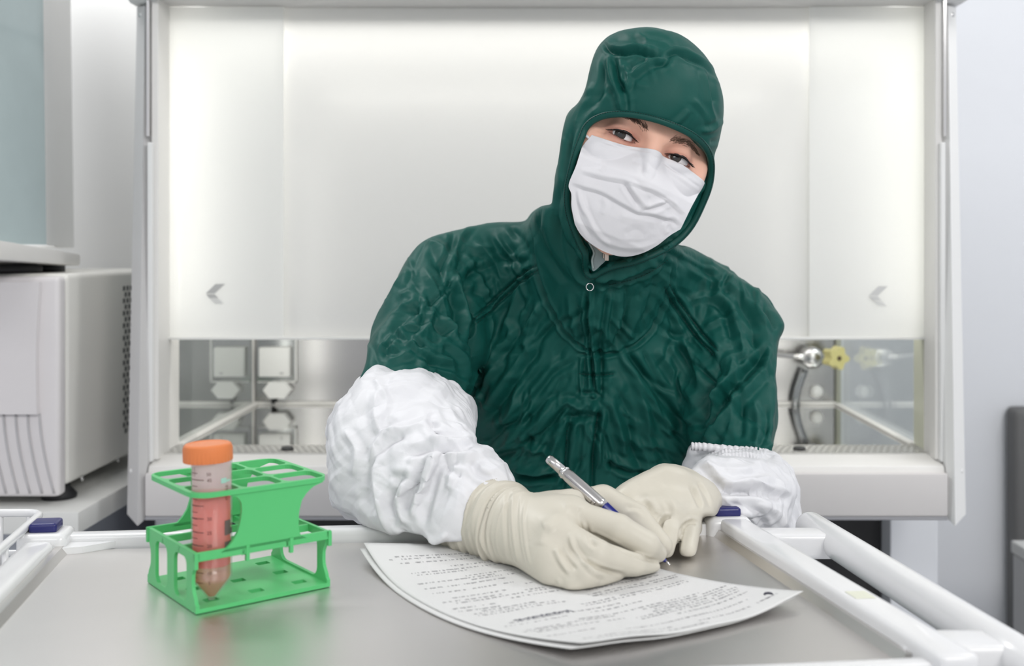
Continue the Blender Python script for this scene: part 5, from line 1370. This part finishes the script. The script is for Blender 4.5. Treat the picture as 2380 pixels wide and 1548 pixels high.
g.strokes([([(1012, 1050), (994, 1120), (952, 1208)], 12, 6, R_), ([(985, 1060), (965, 1120), (930, 1190)], 12, -6, R_), ([(880, 1030), (876, 1120), (896, 1212), (930, 1260)], 12, 6, R_), ([(858, 1040), (850, 1120), (866, 1200)], 12, -6, R_), ([(905, 1108), (945, 1112), (978, 1135)], 10, -4, R_), ([(880, 900), (872, 960), (885, 1010)], 12, 5, R_), ([(1000, 970), (1020, 1005), (1090, 1012)], 11, -6, R_), ([(880, 1010), (940, 996), (1000, 980)], 8, 3.5, R_), ([(1030, 1040), (1040, 1085), (1075, 1108)], 8, -4, R_), ([(1100, 1036), (1060, 1044), (1000, 1040), (940, 1060)], 9, -7, R_), ([(1100, 1020), (1050, 1024), (1000, 1020)], 10, 5, R_), ([(1130, 1050), (1090, 1058), (1040, 1060), (1000, 1075), (985, 1130), (975, 1200)], 11, 5, R_), ([(1010, 1090), (995, 1150), (985, 1220)], 9, -5, R_),
 ([(940, 1010), (900, 1030), (860, 1090)], 9, -4.5, R_), ([(930, 990), (890, 1020), (850, 1080), (840, 1140)], 10, 5, R_), ([(960, 1100), (930, 1160), (940, 1220)], 9, 5, R_), ([(930, 1110), (905, 1170), (920, 1230)], 8, -5, R_), ([(890, 1140), (900, 1200), (940, 1250)], 9, 4, R_),
 ([(870, 880), (900, 930), (880, 980)], 8, 3.5, R_), ([(1000, 950), (1010, 990), (1040, 1010)], 8, -4, R_), ([(1040, 940), (1060, 980), (1090, 1000)], 8, 4, R_), ([(850, 900), (900, 890), (960, 885), (1040, 905)], 5, -2.5, R_), ([(800, 1000), (830, 1050), (820, 1110)], 9, 4, R_), ([(1060, 1080), (1050, 1110), (1045, 1140)], 8, 4, R_), ([(1100, 1070), (1110, 1100), (1150, 1110)], 8, -3.5, R_), ([(1040, 1240), (1010, 1260), (980, 1250)], 8, 4, R_)], .9)
link('sleeve_cover', g.mesh('sleeve_cover'), TYV, person, True)['label'] = 'crumpled white sleeve cover on the writing arm'
# tuft of the elastic at the top edge
SLL = Outline([(1607, 1035), (1650, 1037), (1700, 1043), (1772, 1048), (1784, 1056), (1806, 1062), (1832, 1086), (1848, 1112), (1852, 1160), (1854, 1205), (1846, 1262), (1800, 1268), (1750, 1262), (1700, 1240), (1668, 1215), (1640, 1190), (1640, 1150), (1625, 1130), (1592, 1092), (1598, 1060)], 4)
s2 = Field((.11, .97, .76), (.30, 1.32, .93), .0022)
s2.cone(Pa(1700, 1060, 1.205), Pa(1775, 1130, 1.17), .060, .060, .02, sx=((1, 0, 0), .9))
s2.cone(Pa(1775, 1150, 1.16), Pa(1690, 1170, 1.06), .058, .045, .03)
s2.cone(Pa(1780, 1200, 1.12), Pa(1740, 1210, 1.08), .035, .032, .03)
s2.trim(SLL, .010, .001)
table_trim(s2, .8135, 1.03)
g = s2.surface(2).drop_small()
g = g.subdivide(); g.relax(2)
crumple(g, [(16, .007), (34, .002)], .05, 80)
facets(g, [(10, .0034, 3), (20, .0030, 4), (42, .0018, 5), (80, .0009, 5)], 23, .03)
g.strokes([([(1676, 1143), (1723, 1139), (1780, 1148), (1829, 1160)], 8, -6, R_), ([(1690, 1128), (1740, 1124), (1800, 1130), (1840, 1150)], 10, 5, R_), ([(1640, 1070), (1670, 1100), (1710, 1128)], 9, 4.5, R_), ([(1620, 1085), (1650, 1115), (1680, 1135)], 9, -4, R_), ([(1700, 1150), (1740, 1190), (1770, 1240)], 9, 4.5, R_), ([(1600, 1050), (1650, 1052), (1720, 1056), (1790, 1066)], 5, -3.5, R_), ([(1700, 1100), (1740, 1120), (1790, 1110), (1830, 1130)], 9, 4, R_), ([(1660, 1130), (1700, 1145), (1760, 1140), (1800, 1160)], 8, -5, R_), ([(1680, 1160), (1720, 1190), (1740, 1230)], 9, 4, R_), ([(1700, 1170), (1760, 1190), (1780, 1240)], 8, -4, R_), ([(1630, 1080), (1690, 1090), (1750, 1090)], 8, 3, R_), ([(1760, 1170), (1810, 1190), (1830, 1230)], 9, 4, R_)] +
 [([(1612 + i * 8.2, 1028 + i * .8), (1613 + i * 8.2, 1050 + i * .8)], 2.4, 1.6, R_) for i in range(21)], .9)
link('sleeve_cover', g.mesh('sleeve_cover'), TYV, person, True)['label'] = 'white sleeve cover with gathered elastic edge on the resting arm'
# gathered elastic edges as their own narrow parts
def gather(path, d0_, d1_, h, name='elastic_edge'):
    p = catmull(path, 12, False); mb = MB(); n = len(p); rows = []
    for k, (o, lf) in enumerate(((0, 0), (-h * .5, -.0015), (-h, .001))):
        r_ = []
        for i in range(n):
            t = i / (n - 1); ruf = math.sin(i * 2.1) * 1.4 + rs.uniform(-.8, .8)
            r_.append(mb.bm.verts.new(P(p[i][0] + ruf * .3, p[i][1] + o + (ruf if k == 2 else 0), d0_ + (d1_ - d0_) * t + lf + math.sin(i * 2.1) * .0012)))
        rows.append(r_)
    for a, b in zip(rows, rows[1:]):
        for i in range(n - 1): mb.bm.faces.new((a[i], a[i + 1], b[i + 1], b[i]))
    o = mb.build(name, TYV, person, True); m = o.modifiers.new('thickness', 'SOLIDIFY'); m.thickness = .001
gather([(1606, 1046), (1640, 1048), (1700, 1054), (1750, 1057), (1782, 1062)], 1.144, 1.134, 17)
gather([(846, 902), (856, 890), (868, 880), (882, 872), (900, 872)], 1.125, 1.118, 15)

def glove(name, label, lo, hi, build, folds, outline=None, cr=None, ymax=.985, tz=.8018):
    f = Field(lo, hi, .00125); build(f)
    if outline is not None: f.trim(outline, .006, .0006)
    table_trim(f, tz, ymax)
    g = f.surface(1).drop_small()
    if cr: cr(g)
    g.strokes(folds, 1.0)
    o = link(name, g.mesh(name), LATEX, person, True); o['label'] = label; return o
# right hand, writing ------------------------------------------------------------
def hand_r(f):
    w = Pa(1190, 1222, .930)
    f.cone(Pa(1030, 1192, .990), Pa(1130, 1205, .955), .0375, .0335, .01)
    f.cone(Pa(1130, 1205, .955), w, .0335, .0315, .01)
    mc = {'i': Pa(1326, 1198, .895), 'm': Pa(1296, 1238, .873), 'r': Pa(1285, 1292, .860), 'p': Pa(1290, 1338, .852)}
    f.cone(w, mc['i'], .0290, .0165, .012); f.cone(w, mc['m'], .029, .016, .012); f.cone(w, mc['r'], .028, .0155, .012); f.cone(w, mc['p'], .027, .0125, .012)
    f.cone(w, Pa(1320, 1175, .93), .026, .016, .014)
    f.cone(Pa(1270, 1260, .90), Pa(1360, 1290, .90), .022, .018, .015)
    # index
    f.cone(mc['i'], Pa(1438, 1230, .874), .0130, .0118, .004); f.cone(Pa(1438, 1230, .874), Pa(1504, 1266, .874), .0116, .0104, .002); f.cone(Pa(1504, 1266, .874), Pa(1528, 1285, .886), .0102, .0076, .002)
    # middle
    f.cone(mc['m'], Pa(1388, 1290, .846), .0122, .0118, .004); f.cone(Pa(1388, 1290, .846), Pa(1474, 1316, .860), .0112, .0098, .002); f.cone(Pa(1474, 1316, .860), Pa(1514, 1322, .878), .0096, .0074, .002)
    # ring and little finger, curled under
    f.cone(mc['r'], Pa(1362, 1335, .838), .0118, .0112, .004); f.cone(Pa(1362, 1335, .838), Pa(1424, 1348, .856), .0106, .0090, .002); f.cone(Pa(1424, 1348, .856), Pa(1452, 1340, .880), .0088, .0075, .002)
    f.cone(mc['p'], Pa(1335, 1356, .838), .0110, .0100, .004); f.cone(Pa(1335, 1356, .838), Pa(1375, 1354, .856), .0095, .0080, .003)
    # thumb, on the far side of the pen
    f.cone(Pa(1300, 1185, .945), Pa(1400, 1160, .960), .017, .0155, .01); f.cone(Pa(1400, 1160, .960), Pa(1478, 1205, .940), .0145, .0128, .003); f.cone(Pa(1478, 1205, .940), Pa(1540, 1268, .912), .0125, .0086, .003)
def cr_r(g):
    a = Pa(1030, 1192, .990); b = Pa(1190, 1222, .930); ax = (b - a) / np.linalg.norm(b - a); L = np.linalg.norm(b - a)
    t = ((g.V - a) @ ax) / L; wv = vnoise(g.V * 30, 5) * .10 + vnoise(g.V * 9, 9) * .12
    x = (t + wv); band = np.clip((t + .35) * 4, 0, 1) * np.clip((1.28 - t) * 3.5, 0, 1)
    n = vnoise(np.stack([x * 11, x * 0 + g.V[:, 2] * 14, x * 0], 1), 77); n2 = vnoise(np.stack([x * 26, g.V[:, 2] * 20, x * 0], 1), 78)
    g.push(band * ((1 - np.abs(2 * n - 1)) * .0042 - .0018 + (1 - np.abs(2 * n2 - 1)) * .0018 - .0008))
    wr = np.clip(1 - np.abs(t - 1.02) / .16, 0, 1); g.push(wr * (.0012 * np.sin((t + wv * .5) * 95)))
OUTR = Outline([(997, 1200), (1002, 1160), (1020, 1122), (1050, 1106), (1110, 1110), (1170, 1122), (1205, 1130), (1240, 1148), (1300, 1138), (1370, 1132), (1405, 1126), (1440, 1140), (1480, 1158), (1530, 1190), (1575, 1240), (1570, 1290), (1556, 1312), (1530, 1332), (1490, 1340), (1460, 1345), (1425, 1360), (1395, 1376), (1350, 1380), (1290, 1379), (1250, 1368), (1225, 1340), (1195, 1318), (1150, 1315), (1110, 1305), (1070, 1282), (1030, 1270), (1003, 1245)], 4, 3)
glove('glove', 'cream latex glove on the writing hand', (-.115, .79, .79), (.125, 1.03, .90), hand_r,
 [([(1373, 1240), (1420, 1262), (1470, 1290), (1530, 1306)], 4, -3.2, R_), ([(1362, 1225), (1366, 1245), (1376, 1262), (1390, 1270)], 6, -2.4, R_), ([(1352, 1300), (1400, 1322), (1450, 1335)], 4, -3, R_),
  ([(1325, 1245), (1335, 1275), (1352, 1300), (1380, 1330), (1410, 1340)], 5, 2.4, R_), ([(1290, 1275), (1300, 1300), (1325, 1335)], 5, 2.2, R_), ([(1305, 1270), (1318, 1300), (1340, 1325)], 5, -2, R_), ([(1355, 1212), (1362, 1240), (1370, 1262)], 4, 1.8, R_), ([(1275, 1215), (1262, 1240), (1258, 1270)], 14, 1.5, R_),
  ([(1310, 1180), (1330, 1175), (1350, 1188)], 13, 2.2, R_), ([(1262, 1226), (1275, 1222), (1290, 1232)], 12, 1.8, R_), ([(1195, 1140), (1190, 1200), (1195, 1260), (1205, 1315)], 3, 1.3, R_), ([(1206, 1140), (1202, 1200), (1206, 1260), (1218, 1320)], 3, -1.0, R_), ([(1222, 1160), (1216, 1210), (1222, 1270), (1234, 1320)], 3, .8, R_), ([(1184, 1135), (1176, 1200), (1180, 1270), (1190, 1312)], 4, -1.6, R_), ([(1455, 1180), (1480, 1178), (1500, 1190)], 6, -1.5, R_), ([(1280, 1378), (1300, 1360), (1295, 1345)], 5, .9, R_)],
 OUTR, cr_r, ymax=.945)
# left hand, resting ----------------------------------------------------------------
def hand_l(f):
    w = Pa(1645, 1155, 1.052)
    f.cone(Pa(1700, 1172, 1.09), w, .027, .0265, .01)
    mc = [Pa(1462, 1172, .972), Pa(1512, 1190, .955), Pa(1562, 1203, .950), Pa(1612, 1212, .962)]
    for m, r in zip(mc, (.0150, .0150, .0140, .0125)): f.cone(w, m, .0265, r, .014)
    f.cone(Pa(1560, 1115, 1.005), Pa(1600, 1128, 1.022), .020, .020, .02)
    f.cone(Pa(1545, 1118, .995), Pa(1470, 1150, .985), .0175, .0150, .015)
    f.cone(mc[0], Pa(1440, 1225, .950), .0130, .0118, .003); f.cone(Pa(1440, 1225, .950), Pa(1450, 1265, .930), .0115, .0095, .004)
    f.cone(mc[1], Pa(1508, 1245, .934), .0120, .0108, .003); f.cone(Pa(1508, 1245, .934), Pa(1500, 1278, .922), .0108, .0090, .002)
    f.cone(mc[2], Pa(1556, 1240, .933), .0112, .0100, .003); f.cone(Pa(1556, 1240, .933), Pa(1545, 1278, .920), .0098, .0084, .002)
    f.cone(mc[3], Pa(1606, 1240, .945), .0100, .0094, .003); f.cone(Pa(1606, 1240, .945), Pa(1598, 1283, .926), .0092, .0084, .0015)
    f.cone(Pa(1480, 1150, .985), Pa(1420, 1190, .975), .013, .012, .01)
def cr_l(g):
    n = vnoise(g.V * np.array([60, 30, 45.]), 15); m = np.clip((g.V[:, 1] - .985) / .03, 0, 1); g.push(m * ((1 - np.abs(2 * n - 1)) * .0035 - .0015))
OUTL = Outline([(1425, 1140), (1470, 1112), (1520, 1090), (1545, 1083), (1575, 1087), (1605, 1097), (1640, 1118), (1660, 1134), (1672, 1158), (1664, 1196), (1632, 1200), (1628, 1240), (1622, 1285), (1612, 1301), (1596, 1303), (1580, 1294), (1573, 1268), (1570, 1290), (1552, 1308), (1500, 1310), (1440, 1300), (1405, 1260), (1400, 1180)], 4, 3)
glove('glove', 'cream latex glove on the resting hand', (.03, .89, .79), (.20, 1.09, .89), hand_l,
 [([(1536, 1225), (1540, 1210), (1550, 1202), (1560, 1200)], 4, -3.5, R_), ([(1532, 1245), (1534, 1225), (1542, 1206)], 4, -3, R_), ([(1586, 1222), (1580, 1250), (1574, 1285)], 4, -4, R_), ([(1588, 1225), (1600, 1213), (1618, 1218)], 4, -2, R_), ([(1592, 1215), (1604, 1205), (1622, 1208)], 4, 1.6, R_),
  ([(1606, 1130), (1618, 1160), (1628, 1180)], 4, -2.4, R_), ([(1614, 1126), (1628, 1156), (1638, 1180)], 4, 2, R_), ([(1622, 1122), (1640, 1150), (1652, 1180)], 4, -2, R_), ([(1500, 1170), (1506, 1180), (1500, 1190)], 6, -1.4, R_), ([(1480, 1120), (1540, 1135), (1600, 1180)], 20, 1.2, R_), ([(1530, 1130), (1560, 1165), (1575, 1195)], 7, 1.4, R_), ([(1500, 1150), (1520, 1175), (1528, 1195)], 7, 1.3, R_), ([(1545, 1160), (1555, 1180), (1556, 1200)], 5, -1.0, R_)],
 OUTL, cr_l, ymax=.985)
# ---- legs, boots and stool (hidden behind the trolley, built where they stand) -----
lg = Field((-.16, .92, -.09), (.32, 1.60, .60), .007)
for s in (-1, 1):
    hip = np.array((.075 + s * .10, 1.42, .445)); kn = np.array((.075 + s * .13, 1.15, .43)); an = np.array((.075 + s * .13, 1.22, .02))
    lg.cone(hip, kn, .085, .065, .02); lg.cone(kn, an, .062, .050, .015)
lg.cone((-.01, 1.43, .46), (.16, 1.43, .46), .10, .10, .03)
g = lg.surface(2).drop_small(); crumple(g, [(14, .008), (30, .004)], .03, 5)
link('coverall_trousers', g.mesh('coverall_trousers'), SUIT, person, True)
for s in (-1, 1):
    bf = Field((.075 + s * .13 - .07, .95, FLZ - .005), (.075 + s * .13 + .07, 1.32, .10), .004)
    bf.cone((.075 + s * .13, 1.23, .06), (.075 + s * .13, 1.23, FLZ + .04), .048, .040, .02); bf.cone((.075 + s * .13, 1.23, FLZ + .035), (.075 + s * .13, 1.07, FLZ + .028), .036, .034, .02)
    bf.fn(lambda X, Y, Z: FLZ + .001 - Z, op='trim')
    g = bf.surface(1).drop_small(); link('boot', g.mesh('boot'), mat('boot_white', (.6, .6, .6), .5), person, True)
st_ = empty('stool', (.075, 1.42, FLZ), 'round black stool under the seated person', 'stool')
MB().lathe([(0, .0), (.17, .0), (.18, .015), (.175, .04), (.15, .05), (0, .052)], Matrix.Translation((.075, 1.43, .305)), 40).build('seat', BLACK, st_, True)
MB().tube([(.075, 1.43, .31), (.075, 1.43, FLZ + .06)], .025, 20).build('column', CHROME, st_, True)
for k in range(5):
    a = 2 * math.pi * k / 5 + .3; MB().tube([(.075, 1.43, FLZ + .08), (.075 + .22 * math.cos(a), 1.43 + .22 * math.sin(a), FLZ + .035)], .012, 10).lathe([(0, -.01), (.02, -.01), (.02, .01), (0, .01)], Matrix.Translation((.075 + .22 * math.cos(a), 1.43 + .22 * math.sin(a), FLZ + .0205)) @ Matrix.Rotation(1.57, 4, 'Y'), 14).build('leg', BLACK, st_, True)
